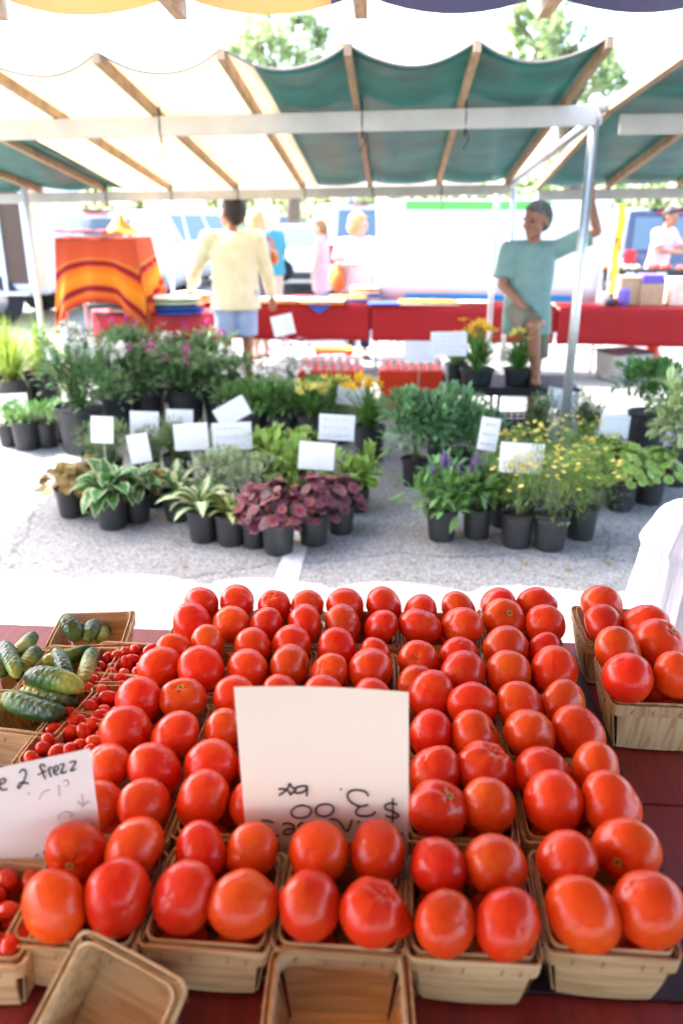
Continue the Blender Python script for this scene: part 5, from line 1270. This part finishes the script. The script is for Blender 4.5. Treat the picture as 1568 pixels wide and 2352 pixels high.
# ---------------------------------------------------------------- vehicles
def car(loc, yaw, paint, label, L=4.6, W=1.82, Hh=1.66, hood=.95, kind='suv', rearlights=True, scale=1):
    o = empty('parked_car', loc, yaw, label, 'car', 'vehicles parked behind the market')
    hx = L / 2; belt = .98 if kind == 'suv' else .9
    def sec(x):   # lower body top height along x (front = +x)
        if x > hx * .42: return .95 - .22 * ((x - hx * .42) / (hx * .58)) ** 2
        return belt + (0 if kind == 'suv' else (-.02 if x > -hx * .75 else -.06))
    m = MB(); nx = 22; ring_ = []
    for i in range(nx + 1):
        t = i / nx; x = -hx + L * t; e = min(1, (min(t, 1 - t) * nx / 1.6)); e = .80 + .20 * math.sin(min(1, e) * math.pi / 2); w_ = W / 2 * (1 - .06 * (2 * t - 1) ** 4) * e; zt_ = sec(x) * (.9 + .1 * e); zb = .24 + .08 * (1 - e) * 3
        ring_.append([(x, -w_ * .92, zb), (x, -w_, .45), (x, -w_, .7), (x, -w_ * .96, zt_ - .05), (x, -w_ * .88, zt_), (x, w_ * .88, zt_), (x, w_ * .96, zt_ - .05), (x, w_, .7), (x, w_, .45), (x, w_ * .92, zb)])
    for rr in ring_:
        for p in rr: m.vert(p)
    n_ = 10
    for i in range(nx):
        for j in range(n_): m.face((i * n_ + j, (i + 1) * n_ + j, (i + 1) * n_ + (j + 1) % n_, i * n_ + (j + 1) % n_))
    m.face(list(range(n_))); m.face([nx * n_ + j for j in range(n_)][::-1])
    m.build('body', M[paint], o)
    # greenhouse
    x0, x1 = -hx * (.95 if kind == 'suv' else .72), hx * .40; rx0, rx1 = -hx * (.82 if kind == 'suv' else .42), hx * .08
    m = MB(); wb, wr = W / 2 * .92, W / 2 * .74
    def gp(u, s, v): # u along, s side -1..1, v up
        xb, xt = x0 + (x1 - x0) * u, rx0 + (rx1 - rx0) * u; x = xb + (xt - xb) * v; y = s * (wb + (wr - wb) * v); return Vector((x, y, belt - .03 + (Hh - belt + .03) * v))
    for s in (-1, 1): m.grid(lambda u, v: gp(u, s, v), 8, 3, uv=False, flip=(s < 0))
    m.grid(lambda u, v: gp(0, 2 * u - 1, v), 6, 3, uv=False); m.grid(lambda u, v: gp(1, 1 - 2 * u, v), 6, 3, uv=False)
    m.grid(lambda u, v: gp(u, 2 * v - 1, 1) + Vector((0, 0, .05 * (1 - (2 * v - 1) ** 2))), 8, 8, uv=False)
    m.build('roof', M[paint], o)
    for s in (-1, 1):
        for (u0, u1) in ((.05, .30), (.34, .62), (.66, .95)):
            m = MB(); m.grid(lambda u, v: gp(u0 + (u1 - u0) * u, s, .16 + .7 * v) + Vector((0, s * .006, 0)), 2, 2, uv=False); m.build('window', M['carglass'], o)
    m = MB(); m.grid(lambda u, v: gp(0, (2 * u - 1) * .84, .14 + .72 * v) + Vector((-.012, 0, 0)), 2, 2, uv=False); m.build('rear_window', M['carglass'], o)
    m = MB(); m.grid(lambda u, v: gp(1, (2 * u - 1) * .86, .12 + .76 * v) + Vector((.012, 0, 0)), 2, 2, uv=False); m.build('windscreen', M['carglass'], o)
    for sx in (-hx * .62, hx * .62):
        for s in (-1, 1):
            wm = MB(); 
            def wl(prof, mt, nm, par):
                q = MB(); k = len(prof)
                for (r_, y_) in prof:
                    for j in range(24): t = 2 * math.pi * j / 24; q.vert((sx + r_ * math.cos(t), s * (W / 2 - .09 + y_), .33 + r_ * math.sin(t)))
                for i in range(k - 1):
                    for j in range(24): q.face((i * 24 + j, i * 24 + (j + 1) % 24, (i + 1) * 24 + (j + 1) % 24, (i + 1) * 24 + j))
                return q.build(nm, M[mt], par)
            wo = wl([(.001, -.1), (.3, -.1), (.33, -.06), (.33, .06), (.3, .102), (.21, .104)], 'tyre', 'wheel', o); wl([(.21, .104), (.19, .075), (.06, .095), (.001, .097)], 'rim', 'rim', wo)
    for s in (-1, 1):
        m = MB(); m.box((-hx + .0, s * W * .42, .86), (.12, .2, .4)); bevel(m.build('tail_light', M['redlens'], o, smooth=False), .03)
        m = MB(); m.box((hx - .06, s * W * .36, .66), (.10, .3, .13)); bevel(m.build('headlight', M['carglass'], o, smooth=False), .03)
    m = MB(); m.box((-hx + .05, 0, .42), (.16, W * .86, .16)); m.box((hx - .05, 0, .4), (.16, W * .86, .16)); bevel(m.build('bumper', M['blacktrim'] if kind != 'suv' else M[paint], o, smooth=False), .04)
    if kind == 'suv': m = MB(); q = gp(0, 0, .97); m.box(q + Vector((-.05, 0, .0)), (.04, .42, .03)); m.build('brake_light', M['redlens'], o, smooth=False)
    return o
ya = R(90)
q = aty(188, 600, 14.6); car((q.x + .28, 17.2, 0), ya - .06, 'car_white', 'white sport utility car with red tail lights behind the orange rack', L=4.8, W=1.9, Hh=1.68)
q = aty(545, 580, 20); car((q.x - 1.2, 21, 0), ya - .5, 'car_silver', 'pale blue-silver car behind the man in the yellow shirt', L=4.6, Hh=1.75)
q = aty(683, 560, 18); car((q.x, 20, 0), ya, 'car_white', 'white saloon seen from behind between the two women', kind='sedan', Hh=1.45, L=4.6)
q = aty(640, 500, 30); car((q.x, 31, 0), ya, 'car_white', 'distant white car above the white saloon', Hh=1.7)
q = aty(785, 520, 22); car((q.x, 24, 0), ya + .25, 'car_white', 'white van-like car behind the girl in pink', Hh=1.9)
q = aty(230, 505, 24); car((q.x, 26, 0), .15, 'car_silver', 'low pale car beyond the white sport utility car', Hh=1.6)
q = aty(1510, 540, 15); car((q.x, 17, 0), ya + .1, 'car_dark', 'dark blue car behind the man in the pink shirt', Hh=1.7, W=1.95)
# far van
def boxvan(loc, yaw, L, W, Hh, label, name='box_van', door=False):
    bs = -1 if door else 1; dx = 1.62 if door else 0
    o = empty(name, loc, yaw, label, 'van', 'vehicles parked behind the market')
    m = MB(); m.box((0, 0, .45 + (Hh - .45) / 2), (L, W, Hh - .45)); bevel(m.build('body', M['car_white'], o, smooth=False), .12, 4)
    m = MB(); m.box((bs * (L / 2 + .35), 0, .85), (.9, W * .95, .9)); bevel(m.build('bonnet', M['car_white'], o, smooth=False), .15, 4)
    for s in (-1, 1):
        m = MB(); m.box((bs * L * .33, s * (W / 2 + .001), Hh * .72), (L * .22, .012, .5)); m.build('window', M['carglass'], o, smooth=False)
        for sx in ((-L * .32, 1.22) if door else (-L * .32, L * .38)):
            m = MB(); m.tube([(sx, s * (W / 2 - .16), .38), (sx, s * (W / 2 + .04), .38)], .38, 24); w_ = m.build('wheel', M['tyre'], o); m = MB(); m.tube([(sx, s * (W / 2 + .03), .38), (sx, s * (W / 2 + .05), .38)], .2, 16); m.build('rim', M['rim'], w_)
    m = MB(); m.box((-L / 2 - .003, 0, Hh * .7), (.012, W * .7, .5)); m.build('rear_window', M['carglass'], o, smooth=False)
    if door:
        m = MB(); s = -1; m.box((dx, s * (W / 2 + .004), 1.3), (.34, .012, 1.35)); m.build('door_opening', M['darkinside'], o, smooth=False)
        m = MB(); m.box((dx - .2, s * (W / 2 + .03), 1.25), (.06, .05, 1.6)); m.box((dx + .2, s * (W / 2 + .03), 1.25), (.05, .05, 1.6)); m.build('door_frame', M['car_silver'], o, smooth=False)
        m = MB(); m.box((dx + .34, s * (W / 2 + .006), 1.4), (.2, .012, 1.7)); m.build('side_panel', M['tan'], o, smooth=False)
        m = MB(); m.box((dx, s * (W / 2 + .14), .5), (.45, .25, .05)); m.build('step', M['pole'], o, smooth=False)
    return o
q = aty(400, 500, 32); boxvan((q.x, 33, 0), R(-80), 4.5, 2.0, 2.15, 'distant white van above the low pale car')
q = aty(45, 560, 12.8); boxvan((-6.62, 13.9, 0), .0, 4.2, 2.1, 2.6, 'white trader\'s van with open side door at the far left', door=True)

# ---------------------------------------------------------------- people
def person(loc, yaw, Hh, label, skin, arms, legs=None, shirt=None, sleeve='short', shirt_hem=.80, pants=None, pants_to=.5, hair=None, hairkind='short', head_yaw=0, vox=.012, build_=1.0, lean=0, head_tilt=0, shoes='sandal', extras=None, head=1.12, name='person', feet_z=(0, 0), pose_y=(0, 0)):
    """local frame: faces +Y, +X is the person's right hand side seen from behind... (x>0 right)"""
    o = empty(name, loc, yaw, label, 'person'); s = Hh / 1.75; V = lambda x, y, z: Vector((x, y, z)) * s
    bm_ = MB(); b_ = build_; hs_ = head
    tl_ = lambda p: Vector((p.x, p.y + lean * max(0, p.z / s - .95) * s, p.z))
    def E(c, r): bm_.ell(tl_(V(*c)), tuple(x * s for x in r))
    E((0, 0, .95), (.165 * b_, .115 * b_, .13)); E((0, .0, 1.08), (.145 * b_, .10 * b_, .14)); E((0, 0, 1.25), (.165 * b_, .11 * b_, .17)); E((0, -.01, 1.38), (.165 * b_, .095 * b_, .09))
    bm_.cap(tl_(V(-.15, -.01, 1.425)), tl_(V(.15, -.01, 1.425)), .052 * s, .052 * s); bm_.cap(tl_(V(0, -.01, 1.42)), tl_(V(0, .015, 1.55)), .058 * s, .052 * s)
    # head
    hc = tl_(V(0, .03, 1.635)); hr = Matrix.Rotation(head_yaw, 3, 'Z') @ Matrix.Rotation(head_tilt, 3, 'X')
    def HP(x, y, z): return hc + hr @ (Vector((x, y, z)) * s * hs_)
    def HE(c, r): bm_.ell(HP(*c), tuple(x * s * hs_ for x in r), rot=hr)
    HE((0, -.012, .02), (.076, .094, .092)); HE((0, .028, -.04), (.058, .062, .072)); HE((0, .068, -.085), (.03, .025, .022))
    HE((0, .085, .018), (.052, .016, .012)); bm_.cap(HP(0, .088, .012), HP(0, .108, -.026), .008 * s, .014 * s); HE((0, .09, -.056), (.024, .012, .011))
    HE((.038, .07, -.025), (.02, .018, .016)); HE((-.038, .07, -.025), (.02, .018, .016)); HE((.078, -.005, -.01), (.009, .02, .032)); HE((-.078, -.005, -.01), (.009, .02, .032))
    # arms
    hands = []
    for sd, (el, wr, hd) in zip((-1, 1), arms):
        sh = tl_(V(sd * .19 * b_, -.01, 1.42)); e = tl_(V(*el)) if len(el) == 3 else el; w_ = tl_(V(*wr)); h_ = Vector(hd).normalized()
        bm_.cap(sh, e, .052 * s * b_, .041 * s); bm_.cap(e, w_, .041 * s, .027 * s)
        # palm and five fingers
        x = h_.cross(Vector((0, 0, 1))); x = x.normalized() if x.length > .1 else Vector((1, 0, 0)); nn = x.cross(h_)
        pc = w_ + h_ * .05 * s; bm_.ell(pc, (.040 * s, .05 * s, .016 * s), rot=Matrix((x, h_, nn)).transposed())
        for k, (off, ln) in enumerate(((-.03, .058), (-.011, .072), (.010, .068), (.029, .055))):
            b0 = pc + x * off * s + h_ * .035 * s; b1 = b0 + (h_ * .9 + x * off * 3 - nn * .25).normalized() * ln * .55 * s; b2 = b1 + (h_ * .7 - nn * .8).normalized() * ln * .5 * s
            bm_.cap(b0, b1, .0105 * s, .0098 * s, 8); bm_.cap(b1, b2, .0098 * s, .0085 * s, 8)
        t0 = pc - x * sd * .03 * s - h_ * .02 * s; t1 = t0 + (-x * sd * .8 + h_ * .6 - nn * .3).normalized() * .035 * s; bm_.cap(t0, t1, .013 * s, .011 * s, 8); bm_.cap(t1, t1 + (h_ - nn * .3 - x * sd * .3).normalized() * .03 * s, .011 * s, .009 * s, 8)
        hands.append((sh, e, w_))
    # legs
    legs = legs or [((-.1, .0, .50), (-.1, -.01, .085), 0), ((.1, .0, .50), (.1, -.01, .085), 0)]
    LG = []
    for sd, (kn, an, fy) in zip((-1, 1), legs):
        hp = V(sd * .088 * b_, 0, .93); k_ = V(*kn); a_ = V(*an)
        bm_.cap(hp, k_, .083 * s * b_, .055 * s); bm_.cap(k_, k_.lerp(a_, .4) + V(0, -.015, 0), .054 * s, .052 * s); bm_.cap(k_.lerp(a_, .4) + V(0, -.015, 0), a_, .052 * s, .034 * s)
        fd = Vector((math.sin(fy), math.cos(fy), 0)); bm_.ell(a_ + fd * .055 * s + V(0, 0, -.045), (.042 * s, .125 * s, .034 * s), rot=Matrix.Rotation(-fy, 3, 'Z')); LG.append((hp, k_, a_, fd, fy))
    ob = bm_.build('body', M[skin], o); rm = ob.modifiers.new('skin', 'REMESH'); rm.mode = 'VOXEL'; rm.voxel_size = vox * .75; rm.use_smooth_shade = True; sm = ob.modifiers.new('s', 'SMOOTH'); sm.factor = .5; sm.iterations = 3
    def soft(mb, nm, mt, disp=.012, v=vox, it=4):
        ob2 = mb.build(nm, M[mt], o); r2 = ob2.modifiers.new('r', 'REMESH'); r2.mode = 'VOXEL'; r2.voxel_size = v; r2.use_smooth_shade = True
        s2 = ob2.modifiers.new('s', 'SMOOTH'); s2.factor = .5; s2.iterations = it
        if disp:
            if 'folds' not in bpy.data.textures:
                tx = bpy.data.textures.new('folds', 'CLOUDS'); tx.noise_scale = .16
            d = ob2.modifiers.new('d', 'DISPLACE'); d.texture = bpy.data.textures['folds']; d.strength = disp; d.mid_level = .45; d.texture_coords = 'LOCAL'
        return ob2
    g_ = .022
    if shirt:
        m = MB(); zs = [shirt_hem, .95, 1.08, 1.25, 1.37, 1.43, 1.465]; rx = [.205, .195, .185, .192, .185, .15, .085]; ry = [.155, .145, .135, .135, .12, .095, .07]
        k0 = 0; n_ = 28
        for i in range(len(zs)):
            for j in range(n_):
                t = 2 * math.pi * j / n_; c = tl_(V(0, -.003, zs[i])); wv = 1 + (.05 * math.sin(5 * t + i) if i < 3 else .01 * math.sin(3 * t)); m.vert((c.x + rx[i] * b_ * s * math.cos(t) * wv, c.y + ry[i] * b_ * s * math.sin(t) * wv, c.z))
        for i in range(len(zs) - 1):
            for j in range(n_): m.face((i * n_ + j, i * n_ + (j + 1) % n_, (i + 1) * n_ + (j + 1) % n_, (i + 1) * n_ + j))
        m.face(list(range(n_))[::-1]); m.face([(len(zs) - 1) * n_ + j for j in range(n_)])
        m.cap(tl_(V(-.15 * b_, -.01, 1.418)), tl_(V(.15 * b_, -.01, 1.418)), .07 * s, .07 * s)
        for (sh, e, w_) in hands:
            sh2 = sh + Vector((0, 0, -.012 * s))
            if sleeve == 'long': m.cap(sh2, e, .078 * s * b_, .062 * s); m.tube([e, e.lerp(w_, .45), e.lerp(w_, .9)], [.062 * s, .056 * s, .045 * s], 14); m.ell(e, (.063 * s,) * 3)
            elif sleeve == 'short': m.ell(sh2, (.075 * s,) * 3); m.tube([sh2, sh2.lerp(e, .5), sh2.lerp(e, .82)], [.075 * s * b_, .078 * s * b_, .086 * s * b_], 16)
            else: m.ell(sh2 + (Vector((0, 0, sh2.z)) - sh2) * .15 * Vector((1, 0, 0)).dot(Vector((1, 0, 0))), (.055 * s,) * 3)
        soft(m, 'shirt', shirt)
    if pants:
        m = MB(); m.ell(V(0, 0, .97), (.18 * s * b_, .13 * s * b_, .11 * s))
        for (hp, k_, a_, fd, fy) in LG:
            if pants_to < .45: m.cap(hp, k_, .105 * s * b_, .078 * s); m.tube([k_, k_.lerp(a_, 1 - pants_to / .45)], [.078 * s, .065 * s], 16)
            else:
                e = hp.lerp(k_, .92 if pants_to <= .55 else .6); m.ell(hp, (.108 * s * b_,) * 3); m.tube([hp, hp.lerp(e, .5), e], [.108 * s * b_, .105 * s, .098 * s], 18)
        soft(m, 'trousers' if pants_to < .45 else 'shorts', pants)
    for (hp, k_, a_, fd, fy) in LG:
        m = MB(); m.ell(a_ + fd * .055 * s + V(0, 0, -.068), (.050 * s, .138 * s, .018 * s), rot=Matrix.Rotation(-fy, 3, 'Z'))
        m.tube([a_ + fd * .07 * s + V(-.04, 0, -.06), a_ + fd * .06 * s + V(0, 0, -.012), a_ + fd * .07 * s + V(.04, 0, -.06)], .011 * s, 6); m.build('sandal', M[shoes], o)
    if hair:
        m = MB(); m.ell(HP(0, -.024, .045), (.082 * s * hs_, .093 * s * hs_, .082 * s * hs_), rot=hr); m.ell(HP(0, -.055, -.01), (.074 * s * hs_, .06 * s * hs_, .075 * s * hs_), rot=hr); m.ell(HP(0, .03, .08), (.056 * s * hs_, .045 * s * hs_, .025 * s * hs_), rot=hr); m.ell(HP(0, -.045, .02), (.088 * s * hs_, .078 * s * hs_, .1 * s * hs_), rot=hr)
        if hairkind == 'long':
            m.ell(HP(0, -.055, -.07), (.092 * s * hs_, .065 * s * hs_, .13 * s * hs_), rot=hr); m.ell(HP(.06, -.02, -.06), (.03 * s * hs_, .05 * s * hs_, .09 * s * hs_), rot=hr); m.ell(HP(-.06, -.02, -.06), (.03 * s * hs_, .05 * s * hs_, .09 * s * hs_), rot=hr); m.cap(HP(0, -.07, -.1), HP(0, -.08, -.22), .06 * s * hs_, .03 * s * hs_)
        if hairkind == 'bob': m.ell(HP(0, -.03, .02), (.1 * s * hs_, .1 * s * hs_, .11 * s * hs_), rot=hr); m.ell(HP(0, -.05, -.05), (.095 * s * hs_, .075 * s * hs_, .08 * s * hs_), rot=hr)
        if hairkind == 'pony': m.cap(HP(0, -.1, .02), HP(0, -.13, -.16), .035 * s * hs_, .016 * s * hs_)
        soft(m, 'hair', hair, .006, .008, 3)
    for sx in (-.03, .03):
        m = MB(); m.ell(HP(sx, .079, -.001), (.012 * s, .007 * s, .0065 * s), rot=hr, n=10, m=6); m.build('eye', M['eye'], o)
        m = MB(); m.cap(HP(sx - .016, .093, .022), HP(sx + .016, .093, .024), .004 * s, .004 * s, 6); m.build('eyebrow', M[hair or 'hair_dark'], o)
    m = MB(); m.ell(HP(0, .1, -.056), (.021 * s, .006 * s, .006 * s), rot=hr, n=10, m=6); m.build('mouth', M['lips'], o)
    if extras: extras(o, V, HP)
    return o
D = [((-.26, .02, 1.12), (-.27, .08, .86), (0, .1, -1)), ((.26, .02, 1.12), (.27, .08, .86), (0, .1, -1))]
# man in green tee: faces us (local +Y towards the camera), his left arm up to the rail on the right of the picture
q = atz(1228, 985, 0)
gl = Vector((aty(1228, 700, 6.62).x - .06, 6.62, 0))
person(gl, R(180) , 1.70, 'man in a sage green tee shirt with one foot on the black shelf', 'skin_tan',
    arms=[((-.50, .0, 1.55), (-.42, .02, 1.80), (0.15, .1, 1)), ((.235, .05, 1.14), (.03, .26, .93), (-.7, .5, -.35))],
    legs=[((-.11, .0, .50), (-.10, -.02, .085), 0), ((.02, .36, .84), (-.04, .30, .45), .1)],
    shirt='teeshirt', shirt_hem=.74, pants='shortskhaki', pants_to=.55, hair='hair_grey', head=1.2, head_yaw=R(-48) * 1.0, head_tilt=R(-8), vox=.010, build_=1.0, lean=.05)
# man in yellow shirt: back to us
q = aty(537, 640, 7.75)
person((q.x, 7.8, 0), R(8), 1.76, 'man in a long-sleeved pale yellow shirt and light blue shorts, seen from behind', 'skin_tan',
    arms=[((-.36, .12, 1.13), (-.42, .42, .92), (-.2, .9, -.3)), ((.31, .05, 1.10), (.36, .28, .86), (.1, .6, -.8))],
    shirt='yellowshirt', sleeve='long', shirt_hem=.78, pants='shortsblue', pants_to=.53, hair='hair_dark', head=1.28, head_yaw=R(35), vox=.012, build_=1.15)
def strapbag(mt, side, z0=.95, big=1.0):
    def f(o, V, HP):
        m = MB(); m.ell(V(side * .27, -.02, z0), (.075 * big, .17 * big, .15 * big)); m.build('handbag', M[mt], o)
        m = MB(); m.tube([V(side * .27, -.08, z0 + .1), V(side * .19, -.06, 1.45), V(side * .19, .04, 1.46), V(side * .27, .08, z0 + .1)], .014, 6); m.build('bag_strap', M[mt], o)
    return f
q = aty(588, 600, 9.6)
person((q.x, 9.75, 0), R(60), 1.68, 'blond woman in a dark grey sleeveless top behind the yellow-shirted man', 'skin_pale', arms=[((-.23, .1, 1.15), (-.2, .3, 1.0), (0, 1, -.2)), D[1]], shirt='greytop', sleeve='none', shirt_hem=.72, pants='beige', pants_to=.1, hair='hair_blond', hairkind='long', vox=.015, extras=strapbag('orangebag', 1, 1.2, .6))
q = aty(628, 600, 11.5)
person((q.x, 11.5, 0), R(70), 1.70, 'short-haired blond woman in a teal top with a black shoulder bag', 'skin_pale', arms=[((-.23, .08, 1.15), (-.12, .25, 1.12), (0, 1, 0)), ((.25, -.02, 1.15), (.2, .2, 1.08), (0, 1, 0))], shirt='tealtop', shirt_hem=.88, pants='beige', pants_to=.45 - .2, hair='hair_pale', hairkind='short', vox=.015, extras=strapbag('blackbag', 1, .92))
q = aty(738, 600, 12.5)
person((q.x, 12.5, 0), R(75), 1.55, 'girl in a pink sleeveless dress with her auburn hair tied back', 'skin_pale', arms=D, shirt='pinktop', sleeve='none', shirt_hem=.62, pants='greypants', pants_to=.05, hair='hair_red', hairkind='pony', vox=.015)
q = aty(822, 600, 9.75)
person((q.x, 9.75, 0), R(195), 1.64, 'woman in a lilac top with an orange shoulder bag beside the banner', 'skin_pale', arms=[((-.26, .0, 1.12), (-.24, .16, .9), (0, .3, -1)), ((.28, .1, 1.17), (.1, .3, 1.18), (-.8, .3, .2))], shirt='lilactop', shirt_hem=.83, pants='navy', pants_to=.05, hair='hair_blond', hairkind='bob', vox=.015, head_yaw=R(60), head_tilt=R(-15), build_=1.1, extras=strapbag('orangebag', 1, 1.0, 1.1))
q = aty(1508, 600, 12.3)
person((q.x, 12.3, 0), R(215), 1.72, 'man in a light pink shirt busy at the far produce stall', 'skin_tan', arms=[((-.27, .12, 1.18), (-.05, .3, 1.25), (.7, .5, .3)), ((.26, .16, 1.17), (.1, .36, 1.15), (-.6, .6, 0))], shirt='pinkshirt', pants='navy', pants_to=.05, hair='hair_dark', head_tilt=R(-15), vox=.015, lean=.15)

# ---------------------------------------------------------------- white crinkled cloth at the right
random.seed(9)
Yc = 2.25; c = aty(1640, 1300, Yc); 
prof = [(1168, 1600), (1172, 1545), (1182, 1520), (1200, 1510), (1245, 1480), (1265, 1487), (1300, 1478), (1350, 1462), (1400, 1446), (1450, 1437), (1500, 1430)]
zz = [aty(1600, y, Yc).z for y, _ in prof]; rr = [c.x - aty(x, y, Yc).x for y, x in prof]
zz.append(.02); rr.append(rr[-1] + .10)
m = MB(); NN = 300; ks = len(zz); rows = 46
def interp(v):
    a = v * (ks - 1); i = min(int(a), ks - 2); f = a - i; return zz[i] + (zz[i + 1] - zz[i]) * f, rr[i] + (rr[i + 1] - rr[i]) * f
for i in range(rows + 1):
    v = i / rows; z, r_ = interp(v)
    for j in range(NN):
        t = 2 * math.pi * j / NN; u = Vector((math.cos(t) * 1, math.sin(t) * 1, 0))
        w_ = .005 * min(1, v * 2.2) * noise.noise(Vector((math.cos(t) * 13, math.sin(t) * 13, z * .8))) + .005 * noise.noise(Vector((math.cos(t) * 42, math.sin(t) * 42, z * 2.2))) + .03 * v * noise.noise(Vector((math.cos(t) * 3, math.sin(t) * 3, z)))
        m.vert(((r_ + w_) * math.cos(t), (r_ + w_) * math.sin(t) * .8, z))
for i in range(rows):
    for j in range(NN): m.face((i * NN + j, (i + 1) * NN + j, (i + 1) * NN + (j + 1) % NN, i * NN + (j + 1) % NN))
m.face(list(range(NN)))
o = m.build('white_cloth', M['gauze'], loc=(c.x, Yc, 0)); tag(o, 'crinkled white cotton cloth hanging in folds beyond the right table end', 'cloth')

# ---------------------------------------------------------------- trees, hedge, grass, lamp pole
def tree(px, yy, clumps, label, n=4200, ls=.11, trunk_px=None):
    """clumps: (px, py, radius px)"""
    b = aty(trunk_px or px, 500, yy); o = empty('tree', (b.x, yy, 0), 0, label, 'tree'); org = Vector((b.x, yy, 0))
    cs = []; m = MB(); tr = MB()
    for (x, y, r) in clumps:
        c = aty(x, y, yy + rnd(-1, 1)) - org; cs.append((c, sz(r, c + org)))
    top = max(c.z for c, _ in cs); pts = [Vector((0, 0, 0)), Vector((.1, 0, top * .35)), Vector((cs[0][0].x * .6, 0, top * .7)), cs[0][0]]
    tr.tube(pts, [.28, .2, .13, .04], 10)
    for c, r in cs:
        t = rnd(.35, .7); s = Vector((cs[0][0].x * .5 * t, 0, top * t * .9)); tr.tube([s, s.lerp(c, .5) + Vector((0, 0, .3)), c], [.09, .05, .02], 7)
        for k in range(4):
            e = c + rdir(0, 3) * r * .8; tr.tube([c.lerp(s, .2), c.lerp(e, .5), e], [.03, .018, .006], 5)
    wts = [r ** 2 for _, r in cs]
    sub = []
    for c, r in cs:
        for k in range(12): sub.append((c + rdir(0, 3.1) * r * rnd(.35, .95), r * rnd(.22, .4)))
    for i in range(n):
        c, r = random.choice(sub); p = c + rdir(0, 3.14) * r * rnd(.2, 1.0) ** .6; m.leaf(p, rdir(.5, 2.4), ls * rnd(.6, 1.3), ls * .55, droop=.3, nseg=2, shape=1)
    tr.build('trunk', M['bark'], o); m.build('crown', M['tree_leaf'], o)
random.seed(21)
tree(660, 27, [(600, 105, 75), (690, 85, 70), (560, 125, 55), (755, 120, 65), (660, 140, 80), (610, 65, 45), (785, 150, 50)], 'airy green tree rising behind the middle of the canopy', 7000, .17, 670)
tree(1270, 20, [(1275, 50, 72), (1230, 90, 66), (1295, 110, 60), (1190, 40, 33), (1270, 10, 54), (1190, 130, 48), (1255, 160, 54), (1390, 185, 57), (1370, 230, 66), (1340, 290, 72), (1300, 350, 72), (1390, 160, 30), (1320, 250, 48), (1260, -30, 54)], 'tall airy tree behind the right-hand canopy corner', 10500, .13, 1300)
m = MB(); org = Vector((0, 46, 0)); random.seed(4)
cl = []
for x in range(-40, 42, 2):
    hgt = 3.6 + .9 * noise.noise(Vector((x * .21, 3, 0)))
    if -20 < x < -15: hgt += .4
    cl.append((x, hgt))
for (x, hgt) in cl:
    for i in range(260):
        p = Vector((x + rnd(-1.3, 1.3), rnd(-1.2, 1.2), hgt * rnd(.05, 1.0) ** .7)); m.leaf(p, rdir(.2, 2), .42 * rnd(.6, 1.3), .26, droop=.3, nseg=2, shape=1)
o = m.build('hedge', M['hedge_leaf'], loc=org); tag(o, 'green belt of bushes along the far side of the parking lot', 'hedge', kind='stuff')
# rough grass at the far left
m = MB(); random.seed(6)
for i in range(2600):
    p = atz(rnd(-120, 190), rnd(700, 905), 0); m.leaf(p, rdir(0, .6), rnd(.06, .2), .008, droop=rnd(.3, 1.2), nseg=3)
o = m.build('dry_grass', M['drygrass']); tag(o, 'dry sunlit grass beside the trader\'s van', 'grass', kind='stuff')
random.seed(12)
for i, (px, py, lab) in enumerate(((52, 1322, 'curled tan leaf on the pavement at the far left of the shade'), (1305, 1305, 'small brown leaf on the pavement below the right group'), (1210, 1300, 'dry leaf scrap left of the other one on the pavement'), (905, 1150, 'green leaf scrap between the two plant groups'), (430, 1300, 'brown leaf scrap on the pavement before the purple row'), (1385, 1290, 'dark leaf scrap on the pavement by the white cloth'))):
    p = atz(px, py, .006); m = MB(); m.leaf((0, 0, 0), (rnd(-1, 1), rnd(-1, 1), .25), rnd(.03, .05), .022, droop=.8, nseg=4, fold=.4, shape=1); o = m.build('fallen_leaf', M['brown_leaf' if i != 3 else 'green_leaf'], loc=p); tag(o, lab, 'leaf', 'fallen leaves')
p = aty(806, 100, 24); m = MB(); m.tube([(0, 0, 0), (0, 0, 8.5)], [.09, .06], 12); m.tube([(0, 0, 8.4), (.5, 0, 8.6), (1.1, 0, 8.6)], .04, 8); o = m.build('light_pole', M['lamp_pole'], loc=(p.x, 24, 0)); tag(o, 'tall blue-grey lamp pole rising behind the canopy', 'pole')
q = aty(393, 600, 8.9); m = MB(); m.tube([(0, 0, 0), (0, 0, 1.95)], .02, 10); m.lathe([(.001, .01), (.09, .01), (.09, 0)], 14); o = m.build('stall_pole', M['whitepole'], loc=(q.x, 8.9, 0)); tag(o, 'thin white pole standing left of the yellow-shirted man', 'pole')
# far stall canopy behind the tables
cD = empty('market_canopy', (-.6, 13.2, 0), YAW, 'distant cream stall canopy behind the shoppers', 'canopy')
W = 5.2
m = MB(); m.grid(lambda u, v: Vector(((u - .5) * W, -.9 + 1.8 * v, 2.12 + .25 * v - .04 * (1 - abs(math.cos(u * 21))))), 50, 5); m.build('canvas_panel', M['creamcloth'], cD)
m = MB(); m.grid(lambda u, v: Vector(((u - .5) * W, -.92, 2.12 - .16 * v - .02 * v * abs(math.sin(u * 30)))), 60, 2); m.build('valance', M['creamcloth'], cD)
m = MB(); m.bar((-W / 2, -.88, 2.05), (W / 2, -.88, 2.05), .05, .07); m.build('rail', M['alu'], cD, smooth=False)
for sx in (-W / 2 + .05, W / 2 - .05):
    for sy in (-.85, .85): m = MB(); m.tube([(sx, sy, 0), (sx, sy, 2.1)], .025, 8); m.build('pole', M['whitepole'], cD)
